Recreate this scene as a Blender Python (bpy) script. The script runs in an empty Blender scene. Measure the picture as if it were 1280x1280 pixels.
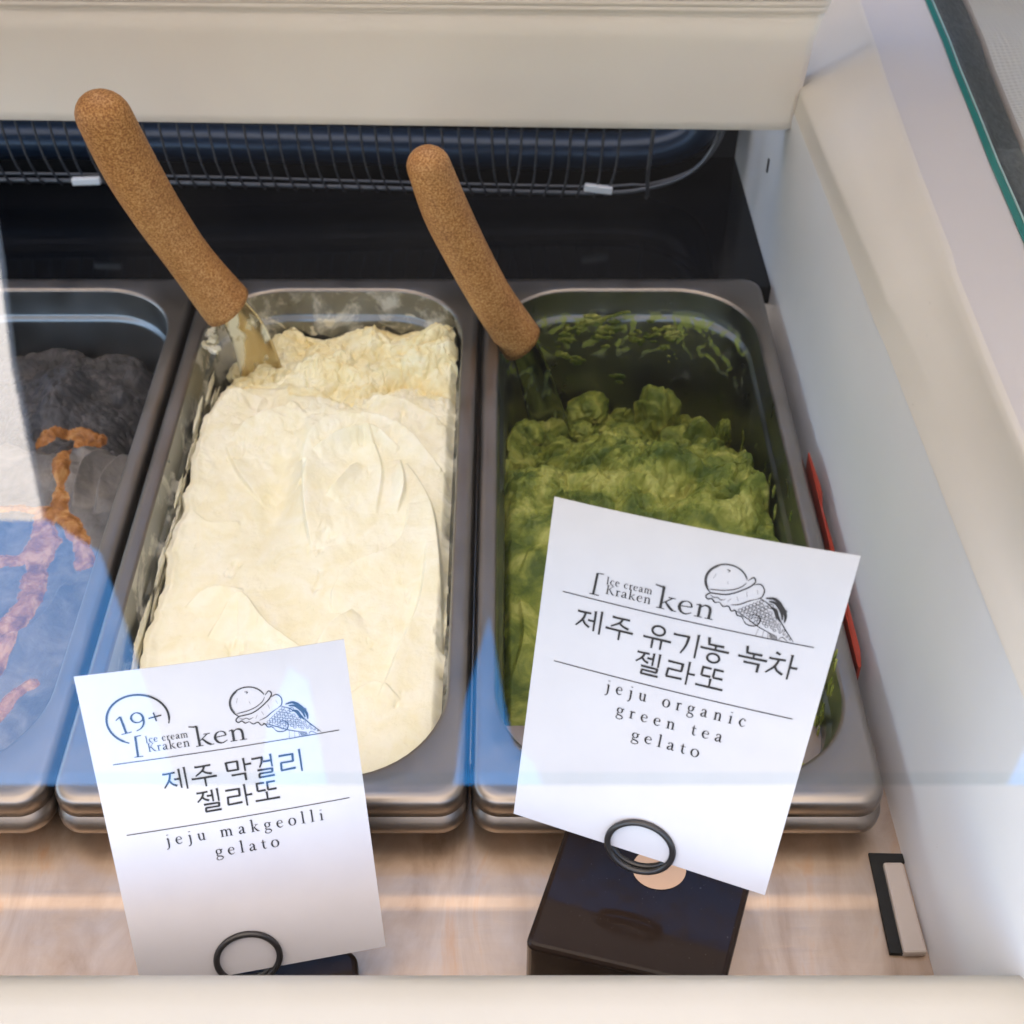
import bpy, bmesh, math, random
import numpy as np
from mathutils import Vector, Matrix
R = math.radians
random.seed(7)
SC = bpy.context.scene
COL = SC.collection

# ------------------------------------------------------------------ camera
CH, FPX, CX = 0.435, 1600.0, 634.0
TH = math.atan2(640 + 924, 1600)
cam_d = bpy.data.cameras.new("camera"); cam = bpy.data.objects.new("camera", cam_d); COL.objects.link(cam)
cam.location = (0, 0, CH); cam.rotation_euler = (math.pi/2 - TH, 0, 0)
cam_d.sensor_width = 36; cam_d.lens = 36*FPX/1280; cam_d.shift_x = (640-CX)/1280
cam_d.clip_start = 0.01; cam_d.clip_end = 500
cam_d.dof.use_dof = True; cam_d.dof.focus_distance = 0.5; cam_d.dof.aperture_fstop = 18
SC.camera = cam
# ------------------------------------------------------------------ sky, sun, exposure
W = bpy.data.worlds.new("World"); SC.world = W; W.use_nodes = True
SUN_EL, SUN_AZ = R(56), R(232)          # azimuth from +y, clockwise
wn = W.node_tree.nodes; wl = W.node_tree.links
sky = wn.new('ShaderNodeTexSky'); sky.sky_type = 'NISHITA'; sky.sun_disc = False
sky.sun_elevation = SUN_EL; sky.sun_rotation = SUN_AZ; sky.air_density = 1.0; sky.dust_density = 0.4; sky.ozone_density = 1.2
bg = wn['Background']; bg.inputs['Strength'].default_value = 0.15
wl.new(sky.outputs[0], bg.inputs['Color'])
sd = bpy.data.lights.new("sun", 'SUN'); sun = bpy.data.objects.new("sun", sd); COL.objects.link(sun)
sd.energy = 5.0; sd.angle = R(8); sd.color = (1.0, 0.84, 0.66)
sdir = Vector((math.sin(SUN_AZ)*math.cos(SUN_EL), math.cos(SUN_AZ)*math.cos(SUN_EL), math.sin(SUN_EL)))
sun.rotation_euler = sdir.to_track_quat('Z', 'Y').to_euler()
SC.view_settings.view_transform = 'Standard'; SC.view_settings.look = 'None'
SC.view_settings.exposure = 2.0
SC.cycles.max_bounces = 12; SC.cycles.transparent_max_bounces = 16
SC.cycles.sample_clamp_indirect = 6

# ------------------------------------------------------------------ helpers
_f = Vector((0, math.cos(TH), -math.sin(TH))); _u = Vector((0, math.sin(TH), math.cos(TH)))
def ray(x, y): return _f + Vector((1, 0, 0))*((x-CX)/FPX) - _u*((y-640)/FPX)
def at(x, y, z):                       # point on the level z under a line of sight
    d = ray(x, y); return Vector((0, 0, CH)) + d*((z-CH)/d.z)
def aty(x, y, Y):
    d = ray(x, y); return Vector((0, 0, CH)) + d*(Y/d.y)
def sst(a, b, t):
    t = np.clip((t-a)/(b-a), 0, 1); return t*t*(3-2*t)

def mat(name, col=(.8, .8, .8), rough=.5, metal=0, **kw):
    m = bpy.data.materials.new(name); m.use_nodes = True
    p = m.node_tree.nodes['Principled BSDF']
    p.inputs['Base Color'].default_value = (*col, 1); p.inputs['Roughness'].default_value = rough
    p.inputs['Metallic'].default_value = metal
    for k, v in kw.items(): p.inputs[k.replace('_', ' ')].default_value = v
    return m
def N(m, t, **kw):
    n = m.node_tree.nodes.new(t)
    for k, v in kw.items():
        if k in n.inputs: n.inputs[k].default_value = v
        else: setattr(n, k, v)
    return n
def Lk(m, a, b): m.node_tree.links.new(a, b)
def P(m): return m.node_tree.nodes['Principled BSDF']
def coord(m, scale=(1, 1, 1), rot=(0, 0, 0)):
    tc = N(m, 'ShaderNodeTexCoord'); mp = N(m, 'ShaderNodeMapping')
    mp.inputs['Scale'].default_value = scale; mp.inputs['Rotation'].default_value = rot
    Lk(m, tc.outputs['Object'], mp.inputs[0]); return mp.outputs[0]
def noise(m, vec, scale, detail=4, rough=.55, dist=0):
    n = N(m, 'ShaderNodeTexNoise'); n.inputs['Scale'].default_value = scale; n.inputs['Detail'].default_value = detail
    n.inputs['Roughness'].default_value = rough; n.inputs['Distortion'].default_value = dist
    Lk(m, vec, n.inputs['Vector']); return n.outputs[0]
def ramp(m, fac, stops):
    r = N(m, 'ShaderNodeValToRGB'); e = r.color_ramp.elements
    while len(e) < len(stops): e.new(.5)
    for i, (p, c) in enumerate(stops):
        e[i].position = p; e[i].color = (*c, 1) if len(c) == 3 else c
    Lk(m, fac, r.inputs[0]); return r.outputs[0]
def g(v): return (v, v, v)
def bump(m, h, strength, dist, prev=None):
    b = N(m, 'ShaderNodeBump'); b.inputs['Strength'].default_value = strength; b.inputs['Distance'].default_value = dist
    Lk(m, h, b.inputs['Height'])
    if prev: Lk(m, prev, b.inputs['Normal'])
    Lk(m, b.outputs[0], P(m).inputs['Normal']); return b.outputs[0]

def mesh_obj(name, verts, faces, m, parent=None, smooth=False, **props):
    me = bpy.data.meshes.new(name); me.from_pydata([tuple(v) for v in verts], [], faces); me.update()
    if smooth: me.polygons.foreach_set('use_smooth', [True]*len(me.polygons))
    if m: me.materials.append(m)
    o = bpy.data.objects.new(name, me); COL.objects.link(o)
    if parent: o.parent = parent
    for k, v in props.items(): o[k] = v
    return o
def bm_obj(name, bm, m, parent=None, smooth=False, **props):
    me = bpy.data.meshes.new(name); bm.to_mesh(me); bm.free()
    if smooth: me.polygons.foreach_set('use_smooth', [True]*len(me.polygons))
    me.materials.append(m)
    o = bpy.data.objects.new(name, me); COL.objects.link(o)
    if parent: o.parent = parent
    for k, v in props.items(): o[k] = v
    return o
def empty(name, label, cat, loc=(0, 0, 0), group=None):
    o = bpy.data.objects.new(name, None); COL.objects.link(o); o.location = loc; o.empty_display_size = .02
    o['label'] = label; o['category'] = cat
    if group: o['group'] = group
    return o
def box_bm(x0, x1, y0, y1, z0, z1, bev=0, seg=2):
    bm = bmesh.new(); bmesh.ops.create_cube(bm, size=1)
    for v in bm.verts:
        v.co = ((x0+x1)/2+v.co.x*(x1-x0), (y0+y1)/2+v.co.y*(y1-y0), (z0+z1)/2+v.co.z*(z1-z0))
    if bev: bmesh.ops.bevel(bm, geom=bm.edges[:], offset=bev, segments=seg, profile=.5, affect='EDGES')
    return bm
def cat_rom(pts, n=8, closed=False):
    P_ = [np.array(p, float) for p in pts]
    if len(P_) < 3 and not closed: return P_
    out = []; m = len(P_); rng = range(m if closed else m-1)
    for i in rng:
        a = P_[(i-1) % m] if (closed or i > 0) else P_[0]*2-P_[1]
        b = P_[i]; c = P_[(i+1) % m]
        d = P_[(i+2) % m] if (closed or i+2 < m) else P_[-1]*2-P_[-2]
        for k in range(n):
            t = k/n
            out.append(.5*((2*b)+(c-a)*t+(2*a-5*b+4*c-d)*t*t+(3*b-a-3*c+d)*t**3))
    if not closed: out.append(P_[-1])
    return out
def tube(path, rad, n=10, closed=False, flat=None):
    """round tube along points; rad number or list; returns verts, faces"""
    pts = [Vector(p) for p in path]; L = len(pts)
    if not hasattr(rad, '__len__'): rad = [rad]*L
    V = []; F = []
    prev = None
    for i, p in enumerate(pts):
        a = pts[i-1] if (i > 0 or closed) else p; b = pts[(i+1) % L] if (i < L-1 or closed) else p
        t = (b-a).normalized()
        if prev is None:
            s = t.orthogonal().normalized()
        else: s = (prev - t*prev.dot(t)).normalized()
        prev = s; q = t.cross(s)
        for k in range(n):
            an = 2*math.pi*k/n; V.append(p + (s*math.cos(an)+q*math.sin(an))*rad[i])
    rings = L if closed else L-1
    for i in range(rings):
        j = (i+1) % L
        for k in range(n): F.append((i*n+k, i*n+(k+1) % n, j*n+(k+1) % n, j*n+k))
    if not closed:
        F.append(tuple(range(n))[::-1]); F.append(tuple((L-1)*n+k for k in range(n)))
    return V, F
def loft(loops, closed=True, cap0=False, cap1=False):
    n = len(loops[0]); V = [v for l in loops for v in l]; F = []
    for i in range(len(loops)-1):
        for k in range(n if closed else n-1):
            F.append((i*n+k, i*n+(k+1) % n, (i+1)*n+(k+1) % n, (i+1)*n+k))
    if cap0: F.append(tuple(range(n))[::-1])
    if cap1: F.append(tuple((len(loops)-1)*n+k for k in range(n)))
    return V, F

# numpy noise --------------------------------------------------------
def _hash(ix, iy, s):
    h = (ix.astype(np.int64)*374761393 + iy.astype(np.int64)*668265263 + s*69069) & 0xffffffff
    h = ((h ^ (h >> 13))*1274126177) & 0xffffffff
    h = ((h ^ (h >> 16))*2246822519) & 0xffffffff
    return ((h ^ (h >> 15)) & 0xffffff)/float(0xffffff)
def perlin(x, y, s=0):
    ix = np.floor(x); iy = np.floor(y); fx = x-ix; fy = y-iy
    def gr(dx, dy):
        a = _hash(ix+dx, iy+dy, s)*2*np.pi; return np.cos(a)*(fx-dx)+np.sin(a)*(fy-dy)
    u = fx**3*(fx*(fx*6-15)+10); v = fy**3*(fy*(fy*6-15)+10)
    a = gr(0, 0)*(1-u)+gr(1, 0)*u; b = gr(0, 1)*(1-u)+gr(1, 1)*u
    return (a*(1-v)+b*v)*1.5
def fbm(x, y, o=4, s=0, r=.5):
    t = 0; a = 1; n = 0
    for i in range(o): t = t+a*perlin(x*2**i+i*7.3, y*2**i-i*3.1, s+i); n += a; a *= r
    return t/n
def lumps(x, y, s=0):
    """cell noise: rounded clods 0..1 with sharp creases"""
    ix = np.floor(x); iy = np.floor(y); best = np.full(x.shape, 9.); 
    for dx in (-1, 0, 1):
        for dy in (-1, 0, 1):
            cx = ix+dx+_hash(ix+dx, iy+dy, s); cy = iy+dy+_hash(ix+dx, iy+dy, s+11)
            rr = .6+.8*_hash(ix+dx, iy+dy, s+23)
            best = np.minimum(best, ((x-cx)**2+(y-cy)**2)/rr)
    return np.sqrt(np.clip(1-best, 0, 1))
def seg_dist(X, Y, pts):
    """distance, side sign and arc fraction to a polyline"""
    pts = cat_rom([(p[0], p[1]) for p in pts], 6)
    D = np.full(X.shape, 9.); S = np.zeros(X.shape); T = np.zeros(X.shape); n = len(pts)-1
    for i in range(n):
        ax, ay = pts[i]; bx, by = pts[i+1]; dx, dy = bx-ax, by-ay; l2 = dx*dx+dy*dy+1e-12
        t = np.clip(((X-ax)*dx+(Y-ay)*dy)/l2, 0, 1)
        d = np.hypot(X-ax-t*dx, Y-ay-t*dy); m = d < D
        D = np.where(m, d, D); S = np.where(m, np.sign((X-ax)*dy-(Y-ay)*dx), S); T = np.where(m, (i+t)/n, T)
    return D, S, T
def fold(X, Y, pts, h, w, sharp=.0012):
    """raised lip: steep on one side, long slope on the other"""
    D, S, T = seg_dist(X, Y, pts)
    e = np.clip(np.sin(np.pi*np.clip(T, 0.0, 1.0)), 0, 1)**.7
    return h*e*np.where(S > 0, np.exp(-(D/w)**1.3), np.exp(-(D/sharp)**2))

# ------------------------------------------------------------------ materials
def plastic(name, col, rough=.4, spots=0.0, orange=.00015):
    m = mat(name, col, rough); v = coord(m)
    n = noise(m, v, 9, 4); c = ramp(m, n, [(.3, tuple(x*.93 for x in col)), (.7, col)])
    n3 = noise(m, v, 500, 2); c2 = ramp(m, n3, [(.19, tuple(x*.55 for x in col)), (.225, (1, 1, 1))])
    mx = N(m, 'ShaderNodeMixRGB', blend_type='MULTIPLY'); mx.inputs[0].default_value = spots
    Lk(m, c, mx.inputs[1]); Lk(m, c2, mx.inputs[2]); Lk(m, mx.outputs[0], P(m).inputs['Base Color'])
    n2 = noise(m, v, 380, 2); bump(m, n2, .25, orange)
    r = ramp(m, noise(m, v, 25, 5), [(.3, g(rough-.07)), (.7, g(rough+.12))]); Lk(m, r, P(m).inputs['Roughness'])
    return m
M_cream = plastic("cream moulding", (.66, .61, .55), .38, .5)
M_panel = plastic("cream panel", (.89, .81, .745), .38, .3)
M_rail = plastic("cream rail", (.50, .47, .41), .36, .3)
M_wall = plastic("white liner", (.69, .69, .715), .42, .5)
M_outer = plastic("pale outer moulding", (.60, .56, .545), .42, .7)

def steel(name, col, rough, stretch=(1, 1, 1), b=.0001, smudge=.12):
    m = mat(name, col, rough, 1.0); v = coord(m, stretch); v0 = coord(m)
    n = noise(m, v, 260, 4, .6); n2 = noise(m, v0, 28, 6, .6, .4); n3 = noise(m, v0, 160, 3)
    r = ramp(m, n2, [(.3, g(rough-.05)), (.72, g(rough+smudge))]); Lk(m, r, P(m).inputs['Roughness'])
    c = ramp(m, n2, [(.25, tuple(x*.86 for x in col)), (.7, col)]); Lk(m, c, P(m).inputs['Base Color'])
    bump(m, n3, .3, b*.6, bump(m, n, .25, b)); return m
M_steel = steel("pan steel", (.30, .265, .235), .36, (1, .05, 1))
M_steel_in = steel("pan inner steel", (.27, .275, .27), .30, (1, 1, .1))
def residue(base, name, col, lo, hi):
    m = base.copy(); m.name = name; p = P(m); tc = N(m, 'ShaderNodeTexCoord')
    n = noise(m, tc.outputs['Object'], 42, 7, .68, .5); k = ramp(m, n, [(lo, g(0)), (hi, g(1))])
    for inp, val in (('Base Color', (*col, 1)), ('Metallic', None)):
        mx = N(m, 'ShaderNodeMixRGB'); Lk(m, k, mx.inputs[0])
        if inp == 'Base Color':
            Lk(m, p.inputs[inp].links[0].from_socket, mx.inputs[1]); mx.inputs[2].default_value = val
        else: mx.inputs[1].default_value = (1, 1, 1, 1); mx.inputs[2].default_value = (.0, .0, .0, 1)
        Lk(m, mx.outputs[0], p.inputs[inp])
    return m
M_in_cream = residue(M_steel_in, "pan steel with cream film", (.50, .48, .41), .50, .60)
M_in_green = residue(M_steel_in, "pan steel with green film", (.06, .08, .025), .60, .70)
def band_smear(m, col, lo, hi, scale, z0, z1, y0):
    p = P(m); tc = N(m, 'ShaderNodeTexCoord'); sx = N(m, 'ShaderNodeSeparateXYZ'); Lk(m, tc.outputs['Object'], sx.inputs[0])
    n = noise(m, tc.outputs['Object'], scale, 6, .62, 1.2); k = ramp(m, n, [(lo, g(0)), (hi, g(1))])
    zr = ramp(m, sx.outputs[2], [(z0-.006, g(0)), (z0, g(1)), (z1, g(1)), (z1+.004, g(0))]); yr = ramp(m, sx.outputs[1], [(y0-.01, g(0)), (y0, g(1))])
    a = N(m, 'ShaderNodeMixRGB', blend_type='MULTIPLY'); a.inputs[0].default_value = 1; Lk(m, k, a.inputs[1]); Lk(m, zr, a.inputs[2])
    b = N(m, 'ShaderNodeMixRGB', blend_type='MULTIPLY'); b.inputs[0].default_value = 1; Lk(m, a.outputs[0], b.inputs[1]); Lk(m, yr, b.inputs[2])
    for inp, val in (('Base Color', (*col, 1)), ('Metallic', (0, 0, 0, 1)), ('Roughness', (.5, .5, .5, 1))):
        mx = N(m, 'ShaderNodeMixRGB'); Lk(m, b.outputs[0], mx.inputs[0]); Lk(m, p.inputs[inp].links[0].from_socket, mx.inputs[1]); mx.inputs[2].default_value = val
        Lk(m, mx.outputs[0], p.inputs[inp])
band_smear(M_in_green, (.22, .26, .05), .535, .56, 75, .088, .112, .135)
band_smear(M_in_cream, (.66, .60, .44), .60, .64, 60, .080, .112, .12)
M_blade = steel("spatula steel", (.62, .57, .47), .2)

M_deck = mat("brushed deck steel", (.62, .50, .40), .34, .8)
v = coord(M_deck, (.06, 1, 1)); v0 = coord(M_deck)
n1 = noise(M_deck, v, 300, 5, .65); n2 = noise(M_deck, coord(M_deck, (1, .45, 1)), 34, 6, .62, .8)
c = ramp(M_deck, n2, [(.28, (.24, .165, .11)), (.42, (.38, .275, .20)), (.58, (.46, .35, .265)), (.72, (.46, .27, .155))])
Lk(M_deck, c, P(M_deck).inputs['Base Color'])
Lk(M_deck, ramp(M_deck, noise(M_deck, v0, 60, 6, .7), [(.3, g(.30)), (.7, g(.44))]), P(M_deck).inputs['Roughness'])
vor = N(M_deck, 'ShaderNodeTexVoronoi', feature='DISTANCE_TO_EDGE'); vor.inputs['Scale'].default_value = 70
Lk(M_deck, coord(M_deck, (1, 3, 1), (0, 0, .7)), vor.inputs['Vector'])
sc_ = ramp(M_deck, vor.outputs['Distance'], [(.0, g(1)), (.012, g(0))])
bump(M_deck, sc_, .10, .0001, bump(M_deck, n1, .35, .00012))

def gelato_mat(name, stops, rough=.5, sss=.25, b=.0006, nscale=70, radius=(1, .75, .4)):
    m = mat(name, stops[0][1], rough); v = coord(m)
    n = noise(m, v, nscale, 6, .6, .6); Lk(m, ramp(m, n, stops), P(m).inputs['Base Color'])
    P(m).inputs['Subsurface Weight'].default_value = sss*.5; P(m).inputs['Subsurface Scale'].default_value = .0022
    P(m).inputs['Subsurface Radius'].default_value = radius
    P(m).inputs['IOR'].default_value = 1.36
    n2 = noise(m, v, 700, 5, .7); n3 = noise(m, v, 180, 5, .6)
    Lk(m, ramp(m, n3, [(.35, g(rough-.12)), (.65, g(rough+.15))]), P(m).inputs['Roughness'])
    bump(m, n2, .7, b*.5, bump(m, n3, .6, b)); return m
M_cream_gel = gelato_mat("cream gelato", [(.38, (.84, .77, .53)), (.5, (.86, .80, .59)), (.64, (.88, .83, .65))], .46, .15)
M_cream_wet = gelato_mat("wet cream gelato", [(.36, (.83, .69, .36)), (.5, (.86, .77, .47)), (.64, (.88, .82, .58))], .4, .15)
M_green_gel = gelato_mat("green gelato", [(.36, (.06, .09, .010)), (.46, (.125, .155, .020)), (.55, (.22, .24, .04)), (.64, (.35, .355, .09))], .5, .12, .0014, 48)
M_dark_gel = gelato_mat("dark gelato", [(.35, (.09, .082, .075)), (.5, (.14, .125, .11)), (.65, (.20, .175, .15))], .45, .1, .0009, 60)
M_dark_rough = gelato_mat("dark crumbly gelato", [(.3, (.035, .035, .038)), (.5, (.06, .058, .06)), (.7, (.11, .10, .10))], .5, .05, .0012, 90)
M_caramel = gelato_mat("caramel", [(.35, (.18, .065, .015)), (.5, (.33, .135, .035)), (.65, (.48, .25, .09))], .16, .2, .0006, 120)

M_handle = mat("wood fibre composite", (.45, .22, .08), .55)
v = coord(M_handle); n1 = noise(M_handle, v, 950, 4, .62); n2 = noise(M_handle, v, 40, 5, .6); n3 = noise(M_handle, v, 1300, 2)
c1 = ramp(M_handle, n1, [(.38, (.30, .115, .026)), (.5, (.47, .215, .058)), (.62, (.66, .36, .135))])
c2 = ramp(M_handle, n2, [(.3, (.72, .66, .6)), (.7, (1, 1, 1))])
mx = N(M_handle, 'ShaderNodeMixRGB', blend_type='MULTIPLY'); mx.inputs[0].default_value = 1
Lk(M_handle, c1, mx.inputs[1]); Lk(M_handle, c2, mx.inputs[2]); Lk(M_handle, mx.outputs[0], P(M_handle).inputs['Base Color'])
bump(M_handle, n3, .4, .00012, bump(M_handle, n1, .3, .0003))

M_paper = mat("white card", (.80, .79, .82), .62); v = coord(M_paper)
Lk(M_paper, ramp(M_paper, noise(M_paper, v, 40, 4), [(.3, (.53, .51, .53)), (.7, (.56, .54, .56))]), P(M_paper).inputs['Base Color'])
bump(M_paper, noise(M_paper, v, 1200, 3), .15, .00006)
M_ink = mat("black ink", (.012, .010, .012), .45)
M_black = mat("glossy black acrylic", (.016, .011, .009), .12); v = coord(M_black)
Lk(M_black, ramp(M_black, noise(M_black, v, 130, 7, .7), [(.45, g(.08)), (.75, g(.32))]), P(M_black).inputs['Roughness'])
Lk(M_black, ramp(M_black, noise(M_black, v, 900, 2), [(.72, (.020, .013, .010)), (.78, (.08, .07, .06))]), P(M_black).inputs['Base Color'])
P(M_black).inputs["IOR"].default_value = 1.22
M_ring = mat("black coated wire", (.018, .016, .016), .32)
M_spot = mat("peach sticker", (.62, .40, .26), .4)
M_well = mat("dark well steel", (.004, .0045, .006), .1, .0, IOR=1.3); v = coord(M_well)
Lk(M_well, ramp(M_well, noise(M_well, v, 35, 6, .6), [(.35, g(.05)), (.7, g(.16))]), P(M_well).inputs['Roughness'])
M_wellwall = mat("dark well wall", (.004, .004, .006), .5)
M_wire = mat("grey wire", (.10, .105, .12), .4, .8)
M_tube = mat("dark steel tube", (.10, .105, .12), .35, .8)
M_pipe = mat("blue duct", (.006, .019, .045), .28, .4)
M_clip = mat("white clip", (.75, .76, .8), .4)
M_red = mat("red tape", (.32, .04, .02), .45)
M_gasket = mat("dark gasket", (.05, .058, .06), .5); v = coord(M_gasket, (1, .25, 1), (0, 0, .25))
n = noise(M_gasket, v, 600, 5, .7, .6); bump(M_gasket, n, .6, .0005)
Lk(M_gasket, ramp(M_gasket, n, [(.4, (.055, .062, .062)), (.7, (.12, .13, .13))]), P(M_gasket).inputs['Base Color'])
M_cloth = mat("woven cloth", (.70, .67, .62), .8); v = coord(M_cloth)
wv = N(M_cloth, 'ShaderNodeTexWave', bands_direction='Y'); wv.inputs['Scale'].default_value = 110; wv.inputs['Distortion'].default_value = .6
Lk(M_cloth, v, wv.inputs[0]); wv2 = N(M_cloth, 'ShaderNodeTexWave', bands_direction='X'); wv2.inputs['Scale'].default_value = 110; Lk(M_cloth, v, wv2.inputs[0])
bump(M_cloth, wv2.outputs['Fac'], .5, .0008, bump(M_cloth, wv.outputs['Fac'], .6, .0008))
M_teal = mat("teal glass edge", (.01, .17, .15), .12)
M_paperedge = mat("pale glass edge", (.45, .62, .60), .25)
M_slot = mat("black slot", (.006, .006, .006), .8)
M_tab = plastic("off white tab", (.42, .36, .32), .4)

def thin_glass(name, k, ior=1.5, tint=(.97, .99, .985)):
    m = bpy.data.materials.new(name); m.use_nodes = True; nt = m.node_tree; nt.nodes.clear()
    out = nt.nodes.new('ShaderNodeOutputMaterial'); mix = nt.nodes.new('ShaderNodeMixShader')
    tr = nt.nodes.new('ShaderNodeBsdfTransparent'); tr.inputs[0].default_value = (*tint, 1)
    gl = nt.nodes.new('ShaderNodeBsdfGlossy'); gl.inputs['Roughness'].default_value = 0.0
    fr = nt.nodes.new('ShaderNodeFresnel'); fr.inputs['IOR'].default_value = ior
    mu = nt.nodes.new('ShaderNodeMath'); mu.operation = 'MULTIPLY'; mu.inputs[1].default_value = k; mu.use_clamp = True
    nt.links.new(fr.outputs[0], mu.inputs[0]); nt.links.new(mu.outputs[0], mix.inputs[0])
    nt.links.new(tr.outputs[0], mix.inputs[1]); nt.links.new(gl.outputs[0], mix.inputs[2])
    nt.links.new(mix.outputs[0], out.inputs[0]); return m
M_glass = thin_glass("clear pane", 1.0, 1.5)
M_lid = thin_glass("coated lid pane", 2.5, 1.5, (.985, .99, .995))

# ------------------------------------------------------------------ ground, and unseen sheets added for reflections and soft light
def reflect_on(px, py, Y, zp):         # where a glance reflected in the level pane meets the plane y = Y
    d = ray(px, py); t = (zp-CH)/d.z; p = Vector((0, 0, CH))+d*t; d.z = -d.z
    return p + d*((Y-p.y)/d.y)
ZP = .205
M_ground = mat("ground", (.16, .15, .14), .9)
gr = mesh_obj('ground', [(-60, -60, -.95), (60, -60, -.95), (60, 60, -.95), (-60, 60, -.95)], [(0, 1, 2, 3)], M_ground, kind='structure')
M_cutout = mat("dark cutout", (.09, .085, .08), .9, IOR=1.12)
Lk(M_cutout, ramp(M_cutout, noise(M_cutout, coord(M_cutout), 1.2, 4), [(.35, (.005, .005, .006)), (.7, (.014, .013, .012))]), P(M_cutout).inputs['Base Color'])
prof = [(-700, 560), (-200, 600), (60, 650), (125, 690), (150, 760), (158, 900), (190, 1010), (320, 1015), (332, 900), (362, 835), (385, 850),
        (400, 930), (405, 1010), (520, 1020), (566, 990), (580, 880), (612, 770), (630, 880), (642, 930), (668, 955), (690, 1020),
        (1235, 1030), (1242, 930), (1290, 915), (1330, 1020), (1700, 1050)]
FY = 4.0
top = [reflect_on(x, y, FY, ZP) for x, y in prof]
for a_, b_ in zip(top, top[1:]): b_.x = max(b_.x, a_.x+.001)
fv = [Vector((p.x, FY, p.z)) for p in top] + [Vector((p.x, FY, -.9)) for p in top]
n = len(top); fv += [Vector((p.x, FY+.25, p.z)) for p in top]
ff = [(i, i+1, n+i+1, n+i) for i in range(n-1)] + [(i, 2*n+i, 2*n+i+1, i+1) for i in range(n-1)]
bld = mesh_obj('skyline_cutout', fv, ff, M_cutout, kind='structure')  # unseen dark sheet added, top edge cut to shape the lid's reflection

# unseen translucent sheet added overhead to shade the case and soften the sun
M_diffuser = bpy.data.materials.new("white canopy cloth"); M_diffuser.use_nodes = True; nt = M_diffuser.node_tree; nt.nodes.clear()
o_ = nt.nodes.new('ShaderNodeOutputMaterial'); a_ = nt.nodes.new('ShaderNodeBsdfTranslucent'); b_ = nt.nodes.new('ShaderNodeBsdfDiffuse'); m_ = nt.nodes.new('ShaderNodeMixShader')
a_.inputs[0].default_value = (.95, .88, .78, 1); b_.inputs[0].default_value = (.9, .85, .78, 1); m_.inputs[0].default_value = .42
nt.links.new(a_.outputs[0], m_.inputs[1]); nt.links.new(b_.outputs[0], m_.inputs[2]); nt.links.new(m_.outputs[0], o_.inputs[0])
cx_ = np.linspace(-2.3, .95, 27); cy_ = np.linspace(-1.9, .80, 25)
mesh_obj('diffuser', [(x, y, 1.45+.03*math.cos(x*5)-.02*math.cos(y*4)) for y in cy_ for x in cx_], [(j*27+i, j*27+i+1, (j+1)*27+i+1, (j+1)*27+i) for j in range(24) for i in range(26)], M_diffuser, None, True, kind='structure')
# unseen blue sheet added so the lid reflects sky blue
bm = bmesh.new()
for i in range(36):
    x0, x1 = -9+i*.5, -9+i*.5+.5
    vs = [bm.verts.new(p) for p in ((x0, FY+.3, 3.5), (x1, FY+.3, 3.5), (x1, FY+3.2, 14), (x0, FY+3.2, 14), (x0, FY+.5, 3.5), (x1, FY+.5, 3.5), (x1, FY+3.4, 14), (x0, FY+3.4, 14))]
    for q_ in ((0, 1, 2, 3), (7, 6, 5, 4), (0, 4, 5, 1), (1, 5, 6, 2), (2, 6, 7, 3), (3, 7, 4, 0)): bm.faces.new([vs[k] for k in q_])
o = bm_obj('sky_sheet', bm, mat("blue sky sheet", (.015, .27, .78), .6, IOR=1.15), None, kind='structure')
def lean(p):                             # slide along the glance onto a sheet that leans back
    e_ = Vector((0, 0, 2*ZP-CH)); d = p-e_; k_ = (3.4-.35*2.5+.35*e_.z)/(d.y-.35*d.z); return e_+d*k_
wp = [lean(reflect_on(x, y, FY, ZP)) for x, y in ((-700, 255), (-4, 262), (6, 330), (20, 450), (38, 540), (58, 640), (-700, 640))]
bm = bmesh.new(); f0 = bm.faces.new([bm.verts.new(p) for p in wp]); ex = bmesh.ops.extrude_face_region(bm, geom=[f0])
for v_ in [e for e in ex['geom'] if isinstance(e, bmesh.types.BMVert)]: v_.co.y -= .05
bmesh.ops.recalc_face_normals(bm, faces=bm.faces[:])
bm_obj('white_reflection_sheet', bm, mat("white reflection sheet", (.88, .88, .88), .7), None, kind='structure')  # unseen white sheet added to give the lid a white reflection

# ------------------------------------------------------------------ the freezer case
case = empty('display_freezer', 'cream gelato display freezer holding three steel pans under a glass lid', 'freezer', (0, .2, -.9))
_cinv = Matrix.Translation((0, -.2, .9))
def C(o): o.matrix_parent_inverse = _cinv; return o

# front rail
prf = [(.212, -.06), (.212, .012), (.2095, .022), (.203, .028), (.195, .030), (.16, .0315), (.11, .029), (.095, .02), (.09, -.05)]
prf = [(y-.0168, z+.0135) for y, z in prf]
V_, F_ = loft([[Vector((x, y, z)) for y, z in prf] for x in (-.55, -.3, 0, .2, .42)], closed=False)
C(mesh_obj('front_rail', V_, F_, M_rail, case, True))

# deck plate (two levels with a shallow step) with slot
dz = -.03
dk = [(.165, dz-.0007), (.2505, dz-.0007), (.2535, dz-.0006), (.2560, dz-.0001), (.259, dz), (.300, dz), (.34, dz)]
V_, F_ = loft([[Vector((x, y, z)) for y, z in dk] for x in (-.55, -.3, -.1, .1, .1625)], closed=False)
C(mesh_obj('deck_plate', V_, F_, M_deck, case, True))
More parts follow.
